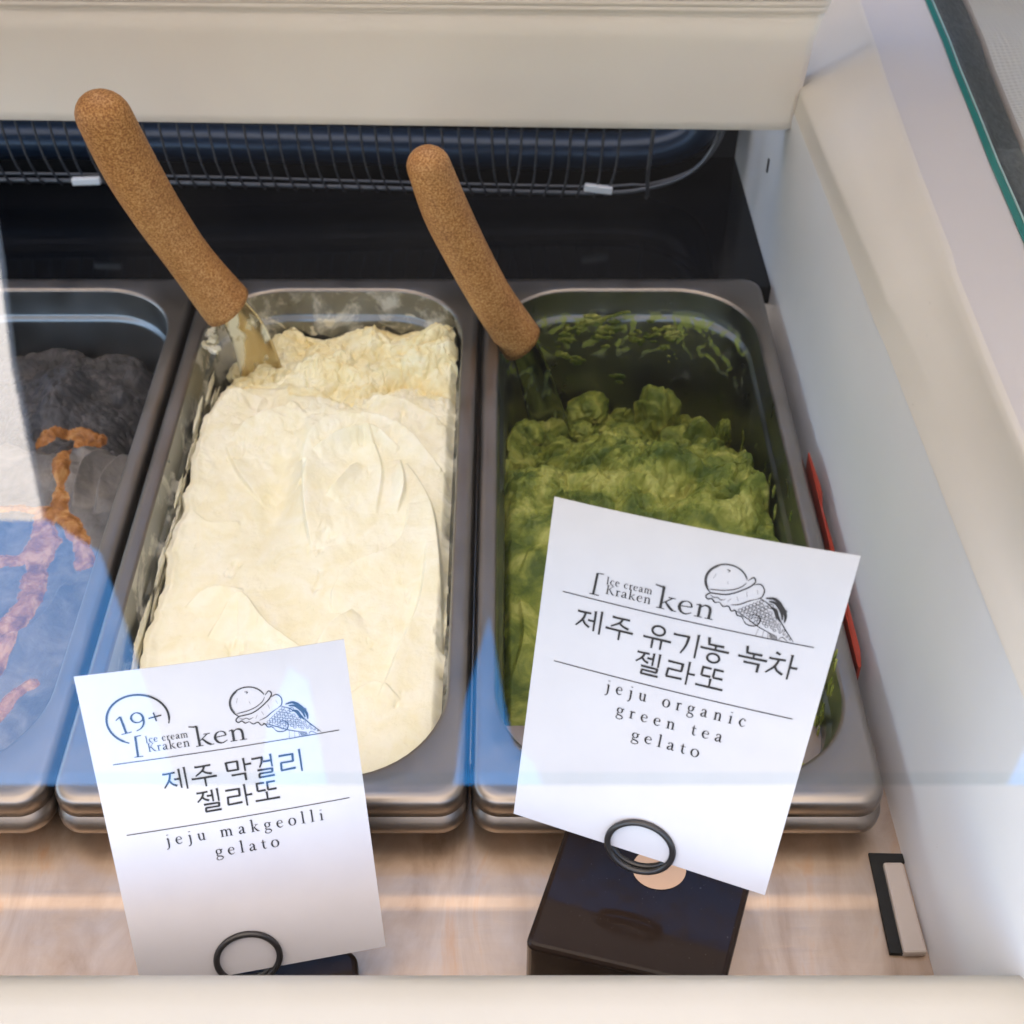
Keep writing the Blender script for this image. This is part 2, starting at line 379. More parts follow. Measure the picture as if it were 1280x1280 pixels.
# slot recess: black L strip and an off-white tab
def slab(name, px, z, h, m, par, bev=.0006, **props):
    pts = [at(x, y, z) for x, y in px]; bm = bmesh.new()
    a = [bm.verts.new(p) for p in pts]; f = bm.faces.new(a)
    if f.normal.z < 0: f.normal_flip()
    bm.normal_update()
    r = bmesh.ops.extrude_face_region(bm, geom=[f])
    for v_ in [e for e in r['geom'] if isinstance(e, bmesh.types.BMVert)]: v_.co.z -= h
    bmesh.ops.recalc_face_normals(bm, faces=bm.faces[:])
    if bev: bmesh.ops.bevel(bm, geom=bm.edges[:], offset=bev, segments=2, profile=.5, affect='EDGES')
    return bm_obj(name, bm, m, par, **props)
C(slab('latch_slot', [(1086, 1066), (1128, 1067), (1131, 1078), (1106, 1078), (1131, 1192), (1113, 1191)], dz+.0012, .003, M_slot, case, 0))
C(slab('latch_tab', [(1104, 1077), (1129, 1077), (1160, 1190), (1130, 1191)], dz+.0030, .004, M_tab, case, .0010))

# back well
C(bm_obj('well_floor', box_bm(-.6, .1585, .6445, .86, -.018, -.006), M_well, case))
C(bm_obj('well_back', box_bm(-.6, .30, .80, .82, -.02, .3), M_wellwall, case))
C(bm_obj('tub_floor', box_bm(-.6, .158, .262, .80, -.16, -.15), M_wellwall, case))
C(bm_obj('tub_front', box_bm(-.6, .158, .262, .268, -.15, -.032), M_wellwall, case))
# support bars between the pans
for xb in (-.1835, -.0156):
    C(bm_obj('pan_bar', box_bm(xb-.0008, xb+.0008, .31, .64, -.045, -.016, .0005), M_steel, case, True))
# air grille
gril = bpy.data.objects.new('air_grille', None); COL.objects.link(gril); gril.parent = case; C(gril)
def G(o): return o
GI = Matrix.Identity(4)
def gp(o):
    o.parent = gril; o.matrix_parent_inverse = _cinv; return o
gril.matrix_parent_inverse = _cinv
gril.location = (0, 0, 0)
gp_par = gril
def GO(o): o.matrix_parent_inverse = Matrix.Identity(4); return o
yg = .72
tp = cat_rom([(-.6, yg, .0225), (-.3, yg, .0225), (0, yg, .0145), (.06, yg, .0135), (.088, yg, .0165), (.112, yg, .026), (.126, yg, .043), (.132, yg, .07)], 8)
V_, F_ = tube(tp, .0016); GO(mesh_obj('frame_tube', V_, F_, M_tube, gril, True))
tp2 = [(p[0]+(.004 if p[0] > .08 else 0), yg+.006, p[2]+(.0 if p[0] > .08 else .001)) for p in tp]
V_, F_ = tube(tp2, .0011); GO(mesh_obj('frame_tube', V_, F_, M_tube, gril, True))
pp = cat_rom([(-.6, .765, .026), (-.3, .765, .026), (0, .765, .019), (.07, .765, .018), (.105, .765, .022), (.125, .765, .036), (.135, .765, .07)], 8)
V_, F_ = tube(pp, .0125, 16); GO(mesh_obj('duct_pipe', V_, F_, M_pipe, gril, True))
V_, F_ = tube([(p[0], .790, p[2]+.016) for p in pp], .010, 14); GO(mesh_obj('duct_pipe', V_, F_, mat("black pipe", (.01, .009, .009), .3), gril, True))
xs = []; x = -.335
while x < .078:
    xs.append(x); x += .0101+random.uniform(-.0012, .0012)
xs.append(.0885)
tube_z = lambda x: np.interp(x, [-.3, 0, .06, .09], [.0225, .0145, .0135, .0168])
for i, x in enumerate(xs):
    k = random.uniform(.6, 1.2); s = 1 if x < .0 else -1
    last = i == len(xs)-1
    zb = tube_z(x)-(.002 if not last else .006)
    pth = [(x-.0005*s, yg-.003, .085), (x, yg-.0035, .055), (x+.0016*s*k, yg-.0042, zb+.018), (x+(.0052*s*k if not last else 0), yg-.003, zb+.004), (x+(.0062*s*k if not last else -.0005), yg-.0008, zb)]
    V_, F_ = tube(cat_rom(pth, 4), .0008 if not last else .0013, 6)
    GO(mesh_obj('wire', V_, F_, M_wire, gril, True))
for (px, py, rz) in ((108, 226, .03), (748, 236, -.14)):
    p = aty(px, py, yg-.005); bm = box_bm(-.0088, .0088, -.002, .002, -.0023, .0023, .0007)
    for v_ in bm.verts: v_.co = Matrix.Rotation(-rz, 3, 'Y') @ v_.co + p
    GO(bm_obj('clip', bm, M_clip, gril))

# back panel: moulded board with a rounded lower lip, a groove and ribs above it
def panel_x(z): return float(np.interp(z, [.085, .10, .12, .14, .165, .25], [.1585, .1600, .1610, .1625, .170, .200]))
ppf = [(.675, .0895), (.662, .0880), (.6595, .0895), (.659, .095), (.6592, .14), (.6592, .1500), (.6605, .1512), (.6605, .1524), (.6588, .1534)]
zz = .1534
for k in range(14):
    ppf += [(.6588, zz+.0022), (.6594, zz+.0027), (.6588, zz+.0033)]; zz += .0033
ppf += [(.6588, .1995)]
loops = [[Vector((x, y, z+(-.0065*(x+.28)/.44 if z < .15 else -.004*(x+.28)/.44)+.005)) for y, z in ppf] for x in (-.6, -.3, -.1, 0, .1, .14)]
loops += [[Vector((panel_x(z)-.004, y, z+.005-(.0060 if z < .15 else .0037))) for y, z in ppf], [Vector((panel_x(z)+.0005, y+.002, z+.005-(.0062 if z < .15 else .0038))) for y, z in ppf],
          [Vector((panel_x(z)+.001, y+.012, z+.005-(.0062 if z < .15 else .0038))) for y, z in ppf]]
V_, F_ = loft(loops, closed=False)
C(mesh_obj('back_panel', V_, F_, M_panel, case, True))

# right side liner and moulding, lofted along y
ys = np.array([.1885, .205, .22, .256, .295, .339, .395, .448, .464, .531, .579, .625, .66, .72, .80])
def ip(pts): a = sorted(pts, key=lambda q: q[0]); return np.interp(ys, [q[0] for q in a], [q[1] for q in a])
def smooth1(a): 
    b = a.copy()
    for _ in range(2): b[1:-1] = .25*b[:-2]+.5*b[1:-1]+.25*b[2:]
    return b
wt = smooth1(ip([(.1, .1735), (.256, .1695), (.333, .1668), (.464, .1635), (.647, .1585), (.8, .1575)]))
wb = smooth1(ip([(.1, .1645), (.227, .1630), (.29, .1605), (.647, .1590), (.8, .1565)]))
bd = smooth1(ip([(.1, .186), (.295, .1765), (.448, .1680), (.531, .1635), (.625, .1600), (.8, .1590)]))
rd = smooth1(ip([(.1, .181), (.339, .1828), (.395, .183), (.527, .1885), (.723, .198), (.8, .2025)]))
tl = smooth1(ip([(.1, .190), (.3, .203), (.46, .216), (.579, .225), (.711, .233), (.8, .2385)]))
dkx = smooth1(ip([(.1, .203), (.3, .217), (.54, .239), (.706, .2535), (.8, .261)]))
def strip(name, m, *rows, smooth=True, par=case):
    loops = [[Vector((xr[i], ys[i], zr)) for i in range(len(ys))] for xr, zr in rows]
    V_, F_ = loft(loops, closed=False); F_ = [f[::-1] for f in F_]
    return C(mesh_obj(name, V_, F_, m, par, smooth))
bdc = np.minimum(bd, rd-.004)
strip('side_liner', M_wall, (wb-.0005, -.034), (wb, -.02), (wb+(wt-wb)*.5, .04), (wt-.0004, .0955), (wt+.0006, .0985))
strip('side_moulding', M_cream, (wt-.0002, .0984), (wt+.0004, .1000), (wt*.3+bdc*.7, .1085), (bdc, .1120), (bdc*.6+rd*.4, .1205), (bdc*.2+rd*.8, .1305), (rd-.0012, .1343), (rd, .1352), (rd+.0015, .1354))
strip('outer_moulding', M_outer, (rd+.0013, .1353), (rd+.003, .1350), (rd*.7+tl*.3, .1358), (rd*.35+tl*.65, .1372), (tl-.001, .1388), (tl+.0005, .1388))
# glass edge, gasket
sg = bpy.data.objects.new('side_glass', None); COL.objects.link(sg); sg.parent = case; sg.matrix_parent_inverse = _cinv
def strip2(name, m, *rows):
    loops = [[Vector((xr[i], ys[i], zr)) for i in range(len(ys))] for xr, zr in rows]
    V_, F_ = loft(loops, closed=False); F_ = [f[::-1] for f in F_]
    o = mesh_obj(name, V_, F_, m, sg, False); return o
strip2('glass_edge', M_teal, (tl+.0002, .1380), (tl, .1398), (tl+.0026, .1402), (tl+.0034, .1398))
strip2('edge_highlight', M_paperedge, (tl+.0034, .1399), (tl+.0037, .1406), (tl+.0041, .1404))
strip2('pane', M_glass, (tl+.0040, .1430), (tl+.3, .1430))
strip('gasket', M_gasket, (tl+.0024, .1375), (tl+.0032, .1396), (dkx-.001, .1405), (dkx, .1395), (dkx+.0004, .137))
strip('gasket_trim', M_tab, (dkx+.0004, .1375), (dkx+.0010, .1400), (dkx+.0028, .1400), (dkx+.0032, .1375))

# small marks in the liner
for px, py, w_, h_ in ((980, 207, .0012, .0045),):
    p = aty(px, py, .70); p.x = .1575
    C(bm_obj('screw_slot', box_bm(.1572, .1586, p.y-w_, p.y+w_, p.z-h_, p.z+h_, .0004), M_slot, case))

# glass lid over the pans
lid = bpy.data.objects.new('glass_lid', None); COL.objects.link(lid); lid.parent = case; lid.matrix_parent_inverse = _cinv
yl = at(640, 981, ZP).y
mesh_obj('pane', [(-.7, yl, ZP), (.45, yl, ZP), (.45, .652, ZP), (-.7, .652, ZP)], [(0, 1, 2, 3)], M_lid, lid)
mesh_obj('lid_edge', [(-.7, yl, ZP-.0001), (.45, yl, ZP-.0001), (.45, yl+.0032, ZP-.0001), (-.7, yl+.0032, ZP-.0001)], [(0, 1, 2, 3)], thin_glass("lid edge glass", .8, 1.5, (.93, .97, .98)), lid)

# cloth and red strip
o = mesh_obj('cloth', [(x_, y_, .128+.0025*math.sin(x_*60+y_*25)+.003*math.sin(y_*48)) for y_ in np.linspace(.1, 1.2, 80) for x_ in np.linspace(.205, .75, 40)],
             [(j*40+i, j*40+i+1, (j+1)*40+i+1, (j+1)*40+i) for j in range(79) for i in range(39)], M_cloth, None, True)
o['label'] = 'off-white woven cloth lying beyond the dark gasket, top right corner'; o['category'] = 'cloth'
bm = bmesh.new()
rp = [(.1531, .352, -.004), (.1531, .470, .0005), (.1532, .487, .001), (.1536, .487, .0015), (.1550, .462, .0020), (.1554, .458, .0005), (.1542, .448, -.001), (.1547, .425, -.0005), (.1548, .40, -.001), (.1553, .36, -.002), (.1543, .352, -.003)]
top_ = [bm.verts.new(p) for p in rp]; bot_ = [bm.verts.new((p[0]+.0005, p[1], p[2]-.012)) for p in rp]
n_ = len(rp); bm.faces.new(top_[::-1]); bm.faces.new(bot_)
for i in range(n_): bm.faces.new((top_[i], top_[(i+1) % n_], bot_[(i+1) % n_], bot_[i]))
bmesh.ops.recalc_face_normals(bm, faces=bm.faces[:])
o = bm_obj('plastic_strip', bm, M_red, None); o['label'] = 'torn red plastic strip wedged between the right pan and the white liner'; o['category'] = 'strip'

# ------------------------------------------------------------------ steel pans
def rrect(cx, cy, hw, hl, r, z, m=14, s=24):
    """rounded rectangle with a fixed number of points: m per corner, s per straight"""
    pts = []
    cs = [(cx+hw-r, cy+hl-r, 0), (cx-hw+r, cy+hl-r, 90), (cx-hw+r, cy-hl+r, 180), (cx+hw-r, cy-hl+r, 270)]
    for k, (x0, y0, a0) in enumerate(cs):
        for i in range(m):
            a = R(a0+90*i/(m-1)); pts.append(Vector((x0+r*math.cos(a), y0+r*math.sin(a), z)))
        x1, y1, a1 = cs[(k+1) % 4]; e = pts[-1]; q = Vector((x1+r*math.cos(R(a1)), y1+r*math.sin(R(a1)), z))
        for i in range(1, s): pts.append(e.lerp(q, i/s))
    return pts
YC, HL, HW = .4635, .1830, .0828
def make_pan(xc, label, m_in):
    t = empty('gelato_pan', label, 'food pan', (xc, YC, -.13), 'steel gelato pans side by side')
    def lp(ins, inl, r, z, fx=0): return rrect(0, 0, HW-ins, HL-inl, r, z+.13)
    # rim: outer roll, flat flange, inner roll
    L_ = [lp(.0012, .0012, .0105, -.0105), lp(.0001, .0001, .0115, -.0098), lp(0, 0, .0115, -.0050), lp(.0004, .0004, .0112, -.0025), lp(.0014, .0014, .0105, -.0007), lp(.0030, .0034, .0100, -.0001), lp(.0044, .0060, .0105, 0),
          lp(.0060, .0100, .030, -.0002), lp(.0078, .0118, .044, -.0001), lp(.0086, .0126, .045, -.0005), lp(.0092, .0132, .0446, -.0016)]
    V_, F_ = loft(L_); mesh_obj('rim', V_, F_, M_steel, t, True)
    L_ = [lp(.0092, .0132, .0446, -.0016), lp(.0096, .0136, .0443, -.006), lp(.0100, .0140, .0440, -.017), lp(.0106, .0146, .0435, -.0185), lp(.0120, .0160, .0425, -.0195), lp(.0124, .0165, .042, -.022),
          lp(.0145, .0190, .040, -.07), lp(.0165, .0215, .038, -.108), lp(.019, .024, .036, -.116), lp(.026, .031, .030, -.12)]
    V_, F_ = loft(L_, cap1=True); mesh_obj('tub', V_, F_, m_in, t, True)
    L_ = [lp(.0012, .0012, .0105, -.0106), lp(-.0002, -.0008, .0115, -.0125), lp(-.0006, -.0022, .012, -.0150), lp(-.0004, -.0022, .0118, -.0180), lp(.0006, -.0008, .011, -.0200), lp(.0025, .0018, .0105, -.0215), lp(.006, .008, .010, -.0225), lp(.007, .016, .010, -.05)]
    V_, F_ = loft(L_); mesh_obj('lower_lip', V_, F_, M_steel, t, True)
    return t
XM, XR, XL = -.0993, .0686, -.2672
make_pan(XM, 'steel pan of cream gelato in the middle with a spatula standing in it', M_in_cream)
make_pan(XR, 'steel pan of green gelato beside the white liner, scraped half empty at the back', M_in_green)
make_pan(XL, 'steel pan of dark gelato at the left edge, cut off by the frame', M_steel_in)

# ------------------------------------------------------------------ gelato
def grid_gelato(name, xc, label, hfun, mats, nx, ny, ytop=.6285, ybot=.2945, hw=.0712, matfun=None, push=None):
    u = np.linspace(-1, 1, nx); yv = np.linspace(ybot, ytop, ny)
    U, Y = np.meshgrid(u, yv)
    r = .040; yc0 = ybot+r; yc1 = ytop-r
    dy = np.maximum(np.maximum(yc0-Y, Y-yc1), 0); hwf = hw-r+np.sqrt(np.maximum(r*r-dy*dy, 0))
    X = U*hwf
    Z = hfun(X+xc, Y)
    XX = X+xc; YY = Y.copy()
    if push: XX, YY = push(XX, YY, Z)
    # keep inside the tapering tub
    lim = hwf - np.clip(-(Z+.02), 0, .1)*.045
    XX = xc+np.clip(XX-xc, -lim, lim)
    V_ = np.stack([XX-xc, YY-YC, Z+.13], -1).reshape(-1, 3)
    idx = np.arange(nx*ny).reshape(ny, nx)
    F_ = np.stack([idx[:-1, :-1], idx[:-1, 1:], idx[1:, 1:], idx[1:, :-1]], -1).reshape(-1, 4)
    me = bpy.data.meshes.new(name)
    me.vertices.add(len(V_)); me.vertices.foreach_set('co', V_.ravel())
    me.loops.add(F_.size); me.loops.foreach_set('vertex_index', F_.ravel())
    me.polygons.add(len(F_)); me.polygons.foreach_set('loop_start', np.arange(0, F_.size, 4)); me.polygons.foreach_set('loop_total', np.full(len(F_), 4))
    me.polygons.foreach_set('use_smooth', np.ones(len(F_), bool))
    for m in mats: me.materials.append(m)
    if matfun:
        mi = matfun(X+xc, Y, Z)[:-1, :-1].reshape(-1).astype(np.int32); me.polygons.foreach_set('material_index', mi)
    me.update(); me.validate()
    o = bpy.data.objects.new(name, me); COL.objects.link(o); o.location = (xc, YC, -.13)
    o['label'] = label; o['category'] = 'gelato'; o['group'] = 'gelato in the steel pans'
    return o
def A2(px, py, z=-.02): p = at(px, py, z); return (p.x, p.y)

def h_cream(X, Y):
    s = sst(.548, .576, Y + .020*fbm(X*38, Y*38, 4, 5) + .010*np.sin((X+.1)*60))      # 0 smooth, 1 crumbly
    base = -.0185 + .0022*fbm(X*20, Y*12, 3, 1) + .0005*fbm(X*90, Y*60, 3, 2) + .00018*fbm(X*300, Y*240, 3, 22)
    base += .004*np.exp(-(((X+.075)/.035)**2+((Y-.49)/.07)**2)) - .004*np.exp(-(((X+.135)/.022)**2+((Y-.50)/.05)**2))
    base += -.0070*np.exp(-(((X+.118)/.010)**2+((Y-.478)/.040)**2))
    base += .0016*fbm(X*70+Y*25, Y*16-X*10, 3, 24)*sst(-.2, .3, fbm(X*16, Y*16, 2, 25)) - .0016*sst(.25, .5, fbm(X*60, Y*30, 4, 27))
    for pts, h, w in (
        ([(392, 690), (384, 655), (381, 610), (386, 575), (415, 553), (465, 546), (515, 560), (556, 600)], .0095, .013),
        ([(290, 552), (320, 532), (355, 520), (372, 512)], .0060, .008),
        ([(395, 585), (430, 568), (470, 562), (500, 575)], .0055, .006),
        ([(508, 590), (538, 640), (550, 720), (552, 820)], .0045, .010),
        ([(410, 632), (432, 612), (448, 590)], .0045, .005),
        ([(462, 560), (478, 600), (470, 650)], .0030, .006),
        ([(500, 585), (506, 620), (496, 650)], .0035, .005),
        ([(415, 770), (420, 740), (445, 715), (485, 700), (508, 672), (512, 640)], .0040, .010),
        ([(262, 800), (300, 752), (335, 790), (385, 818)], .0042, .008),
        ([(232, 762), (262, 742), (305, 742)], .0026, .006),
        ([(395, 815), (415, 790), (442, 768)], .0034, .006),
        ([(250, 508), (285, 498), (335, 502)], .0036, .006),
        ([(475, 880), (500, 820), (526, 760), (536, 690)], .0030, .012),
        ([(330, 625), (300, 592), (282, 558)], .0026, .010),
        ([(430, 880), (470, 860), (500, 880)], .0024, .008),
        ([(240, 640), (260, 655), (300, 650)], .0014, .006),
        ([(400, 520), (450, 510), (520, 520), (560, 545)], .0040, .007)):
        base += fold(X, Y, [A2(*p) for p in pts], h*1.35, w, .0008)
    rough = -.040 - .007*sst(.60, .62, Y)
    rough += .019*np.exp(-(((X+.042)/.018)**2+((Y-.598)/.024)**2)) + .013*np.exp(-(((X+.080)/.009)**2+((Y-.614)/.012)**2))
    rough += .008*np.exp(-(((X+.100)/.02)**2+((Y-.585)/.018)**2)) - .014*np.exp(-(((X+.155)/.015)**2+((Y-.60)/.03)**2)) - .010*np.exp(-(((X+.062)/.010)**2+((Y-.572)/.006)**2))
    wx = X+.0045*fbm(X*60, Y*60, 3, 3); wy = Y+.0045*fbm(X*60, Y*60, 3, 33)
    L1 = lumps(wx*62, wy*62, 4); L2 = lumps(wx*150, wy*150, 9); L3 = lumps(wx*380, wy*380, 12)
    L0 = lumps(wx*32, wy*32, 2)
    L4 = lumps(wx*620, wy*620, 15)
    rough += .012*L0+.0095*L1+.0060*L2+.0032*L3+.0012*L4+.008*fbm(X*40, Y*40, 4, 8)-.010
    h = base*(1-s)+rough*s
    k = (1-s)*sst(.47, .545, Y)*sst(-.05, .35, fbm(X*35, Y*35, 3, 20)+.3)
    h += k*(.0022*L2+.0010*L3)
    edge = XM-.0665 + .0065*fbm(Y*32, Y*0+3.37, 4, 9) + .010*sst(.50, .60, Y) + .0012*fbm(Y*110, X*30+.4, 3, 31)
    h -= sst(.0, -.0055, X-edge)*(.030+.006*fbm(X*120, Y*30, 2, 14))
    h += .0014*np.exp(-((X-edge-.003)/.002)**2)
    h -= sst(.0660, .0712, X-XM)*.004*(1+1.5*fbm(X*20, Y*70, 3, 15))
    h -= sst(.328, .300, Y)*.003
    return h
def push_c(X, Y, Z):
    s = sst(.55, .58, Y)
    return X+s*.0042*fbm(X*95, Y*95, 3, 41, .4), Y+s*.0042*fbm(X*95, Y*95, 3, 42, .4)+.0007*fbm(X*120, Y*120, 3, 43)
grid_gelato('cream_gelato', XM, 'pale cream gelato, smooth in front and crumbly at the back, in the middle pan', h_cream,
            [M_cream_gel, M_cream_wet], 420, 920, matfun=lambda X, Y, Z: (fbm(X*28, Y*28, 4, 50)+1.6*sst(.53, .58, Y)-.9+.8*np.exp(-(((X+.115)/.008)**2+((Y-.475)/.04)**2)) > .15), push=push_c)

def h_green(X, Y):
    front = -.030 + .0022*fbm(X*30, Y*22, 3, 61)
    for pts, h, w in (([(650, 720), (665, 690), (690, 680)], .002, .006), ([(640, 620), (660, 640), (690, 645)], .004, .008), ([(640, 850), (655, 800), (650, 740)], .003, .005)):
        front += fold(X, Y, [A2(*p, -.03) for p in pts], h, w)
    t = sst(.495, .615, Y)
    rough = -.040-.064*t
    for (px, py, z, w, h) in ((815, 515, -.06, .013, .030), (745, 500, -.07, .010, .012), (700, 510, -.06, .010, .016), (870, 545, -.055, .011, .022), (760, 560, -.05, .016, .012),
                              (700, 560, -.05, .014, .010), (905, 520, -.05, .006, .020), (840, 600, -.045, .022, .010), (660, 500, -.05, .010, .022), (645, 540, -.045, .010, .018), (720, 600, -.04, .02, .004), (940, 645, -.04, .006, .016)):
        p = at(px, py, z); rough += h*np.exp(-(((X-p.x)/w)**2+((Y-p.y)/(w*.9))**2))
    wx = X+.006*fbm(X*45, Y*45, 3, 73); wy = Y+.006*fbm(X*45, Y*45, 3, 74)
    L1 = lumps(wx*58, wy*58, 64); L2 = lumps(wx*140, wy*140, 69); L3 = lumps(wx*360, wy*360, 72)
    L0 = lumps(wx*27, wy*27, 60)
    L4 = lumps(wx*600, wy*600, 15)
    rough += .018*L0+.0120*L1+.0058*L2+.0030*L3+.0011*L4+.018*fbm(X*26, Y*26, 5, 68, .55)-.021
    s = sst(.452, .486, Y+.014*fbm(X*50, Y*50, 3, 65))
    h = front*(1-s)+rough*s
    h += .0016*L3*(1-s)*sst(.35, .45, Y)*sst(0, .3, fbm(X*40, Y*40, 3, 90))
    e = XR+.0700-.012*sst(.44, .56, Y)+.003*fbm(Y*70, Y*0, 3, 81)-.014*sst(.4, .3, Y)*0
    h -= sst(-.001, .006, X-e)*sst(.36, .45, Y)*(.045+.01*fbm(X*100, Y*20, 2, 82))
    h -= sst(.0665, .0712, -(X-XR))*.006*(1+1.5*fbm(X*20, Y*60, 3, 83))
    return np.maximum(h, -.112+.001*fbm(X*100, Y*100, 2, 84))
def push_g(X, Y, Z):
    s = sst(.46, .50, Y)
    return X+s*.0045*fbm(X*80, Y*80, 3, 91, .4), Y+s*.0045*fbm(X*80, Y*80, 3, 92, .4)
M_green_dark = gelato_mat("deep green gelato", [(.3, (.035, .06, .006)), (.5, (.07, .105, .010)), (.7, (.16, .20, .03))], .4, .15, .0009, 90)
gg = grid_gelato('green_gelato', XR, 'olive green gelato torn into craggy lumps in the right pan', h_green, [M_green_gel], 420, 900,
            push=push_g)

def caramel_mask(X, Y):
    m = np.full(X.shape, 9.)
    for pts, w in (([(95, 520), (80, 560), (75, 600), (72, 640), (95, 665), (105, 700)], .0065), ([(0, 632), (60, 636), (95, 655)], .0045), ([(60, 640), (40, 720), (10, 790), (-40, 860)], .010),
                   ([(-20, 700), (30, 690), (60, 650)], .006), ([(20, 400), (45, 395)], .006), ([(45, 530), (80, 520), (115, 522)], .005), ([(-20, 900), (20, 860), (35, 850)], .005)):
        D, S, T = seg_dist(X, Y, [A2(*p, -.025) for p in pts]); m = np.minimum(m, D-w*.68*(1+.9*fbm(X*70, Y*70, 4, 33)))
    return m
def h_dark(X, Y):
    front = -.027+.0045*fbm(X*28, Y*20, 3, 101)+.0008*fbm(X*100, Y*80, 3, 107)
    for pts, h, w in (([(85, 560), (110, 545), (150, 535)], .006, .008), ([(90, 640), (105, 590), (130, 560)], .005, .006), ([(120, 640), (130, 600), (160, 560)], .004, .006), ([(60, 610), (80, 590), (90, 575)], .004, .005), ([(0, 800), (50, 780), (85, 720)], .003, .01)):
        front += fold(X, Y, [A2(*p, -.025) for p in pts], h*1.7, w)
    L1 = lumps(X*60, Y*60, 102); L2 = lumps(X*150+fbm(X*90, Y*90, 2, 1), Y*150, 103); L3 = lumps(X*380, Y*380, 104)
    rough = -.060-.03*sst(-.23, -.20, X)+.011*L1+.005*L2+.0018*L3+.010*fbm(X*35, Y*35, 4, 105)+.022*np.exp(-(((X+.262)/.022)**2+((Y-.575)/.03)**2))
    s = sst(.515, .545, Y+.01*fbm(X*50, Y*50, 3, 106))
    h = front*(1-s)+rough*s
    cm = caramel_mask(X, Y); h += .0010*sst(.0, -.003, cm)+.0006*sst(.001, -.001, cm)*fbm(X*200, Y*200, 3, 108)-.0006*np.exp(-(cm/.0012)**2)
    return h
grid_gelato('dark_gelato', XL, 'charcoal grey gelato with orange caramel ripples in the left pan', h_dark, [M_dark_gel, M_dark_rough, M_caramel], 300, 640,
            matfun=lambda X, Y, Z: np.where(caramel_mask(X, Y) < 0, 2, np.where(Y+.01*fbm(X*50, Y*50, 3, 106) > .527, 1, 0)))

# crumbs and smears clinging to the pan walls (one mesh per pan, hangs on the gelato)
def blob(bm, c, r, sc=(1, 1, 1), seed=0, sub=3, amp=.5):
    rr = bmesh.ops.create_icosphere(bm, subdivisions=sub, radius=1)
    vs = rr['verts']; co = np.array([v_.co[:] for v_ in vs])
    d = 1+amp*fbm(co[:, 0]*1.7+seed*3.1, co[:, 1]*1.7+co[:, 2]*2.3, 4, seed, .6)+amp*.6*fbm(co[:, 2]*4+seed, co[:, 0]*4-co[:, 1]*3, 3, seed+5)
    for v_, k in zip(vs, d): v_.co = Vector((v_.co.x*sc[0], v_.co.y*sc[1], v_.co.z*sc[2]))*(r*k)+Vector(c)
def smear_obj(name, parent, spots, m):
    bm = bmesh.new()
    for i, (c, r, sc) in enumerate(spots): blob(bm, Vector(c)-Vector(parent.location), r, sc, i+1, 3, .95)
    return bm_obj(name, bm, m, parent, True, kind='stuff')
yb = YC+HL-.0165            # back wall
def bw(px, py):             # a point on a pan's back wall
    p = aty(px, py, yb); p.y = yb-(-p.z)*.045; return p
rs = random.Random(3)
sp = []
for px, py, r in ((742, 400, .004), (755, 415, .005), (765, 405, .004), (750, 425, .0035), (790, 422, .004), (805, 425, .0045), (815, 415, .005), (828, 412, .004), (705, 418, .0045), (715, 410, .004), (700, 440, .006), (715, 445, .005), (880, 408, .003), (870, 412, .003),
                 (848, 412, .003), (840, 420, .0035), (818, 405, .002), (768, 470, .004), (842, 445, .0015), (775, 395, .0018), (690, 430, .004), (728, 405, .003), (822, 430, .003), (800, 412, .0025)):
    for k in range(5):
        p = bw(px+rs.uniform(-9, 9), py+rs.uniform(-6, 6)); sp.append((p, r*rs.uniform(.15, .55), (1.5*rs.uniform(.5, 1.6), .30, rs.uniform(.5, 1.3))))
for i in range(9):
    p = bw(735+i*6, 402-i*1.5); sp.append((p, .0012, (2.2, .6, .7)))
# right wall streaks
for px, py, l in ((905, 490, .006), (906, 505, .007), (900, 520, .006), (928, 560, .010), (932, 590, .009), (926, 575, .006), (962, 600, .008), (968, 620, .009), (970, 640, .008), (958, 585, .005), (922, 610, .007), (915, 635, .007), (945, 560, .003), (938, 650, .007), (950, 655, .006), (990, 650, .006), (1040, 860, .01), (1030, 890, .012), (1012, 920, .012), (1046, 830, .008), (1025, 905, .008)):
    d = ray(px, py); xw = XR+HW-.0140; p = Vector((0, 0, CH))+d*(xw/d.x)
    if p.z < -.09: p.z = -.05
    for k in range(3):
        sp.append((p+Vector((-.0005, rs.uniform(-.003, .003), rs.uniform(-.004, .004))), l*.32*rs.uniform(.5, 1), (.22, .35, 1.6)))
smear_obj('smear', gg, sp, M_green_gel)
cg = bpy.data.objects['cream_gelato']
sp = []
for px, py, r in ((345, 368, .006), (350, 378, .005), (400, 402, .004), (385, 405, .003), (470, 385, .010), (480, 375, .009), (500, 368, .009), (520, 372, .009), (500, 392, .009), (462, 392, .007), (540, 385, .007), (550, 395, .010), (560, 400, .008), (545, 372, .006), (480, 405, .006), (530, 392, .006), (555, 380, .005)):
    for k in range(3):
        p = bw(px+rs.uniform(-6, 6), py+rs.uniform(-5, 5)+4); r_ = r*rs.uniform(.35, .65); p.z = min(p.z, -.005-r_); sp.append((p+Vector((0, .0012, 0)), r_, (1.1, .10, 1.0)))
sp = []
for i in range(36):       # white drips on the left wall
    py = rs.uniform(480, 830); l = (830-py)/350
    px = 268-(1-l)*95+rs.uniform(-9, 9); xw = XM-HW+.0135; d = ray(px, py); p = Vector((0, 0, CH))+d*(xw/d.x)
    p.z = max(min(p.z, -.012), -.04)
    sp.append((Vector((xw-.0004, p.y, p.z)), rs.uniform(.003, .006), (.14, 2.6, .5)))
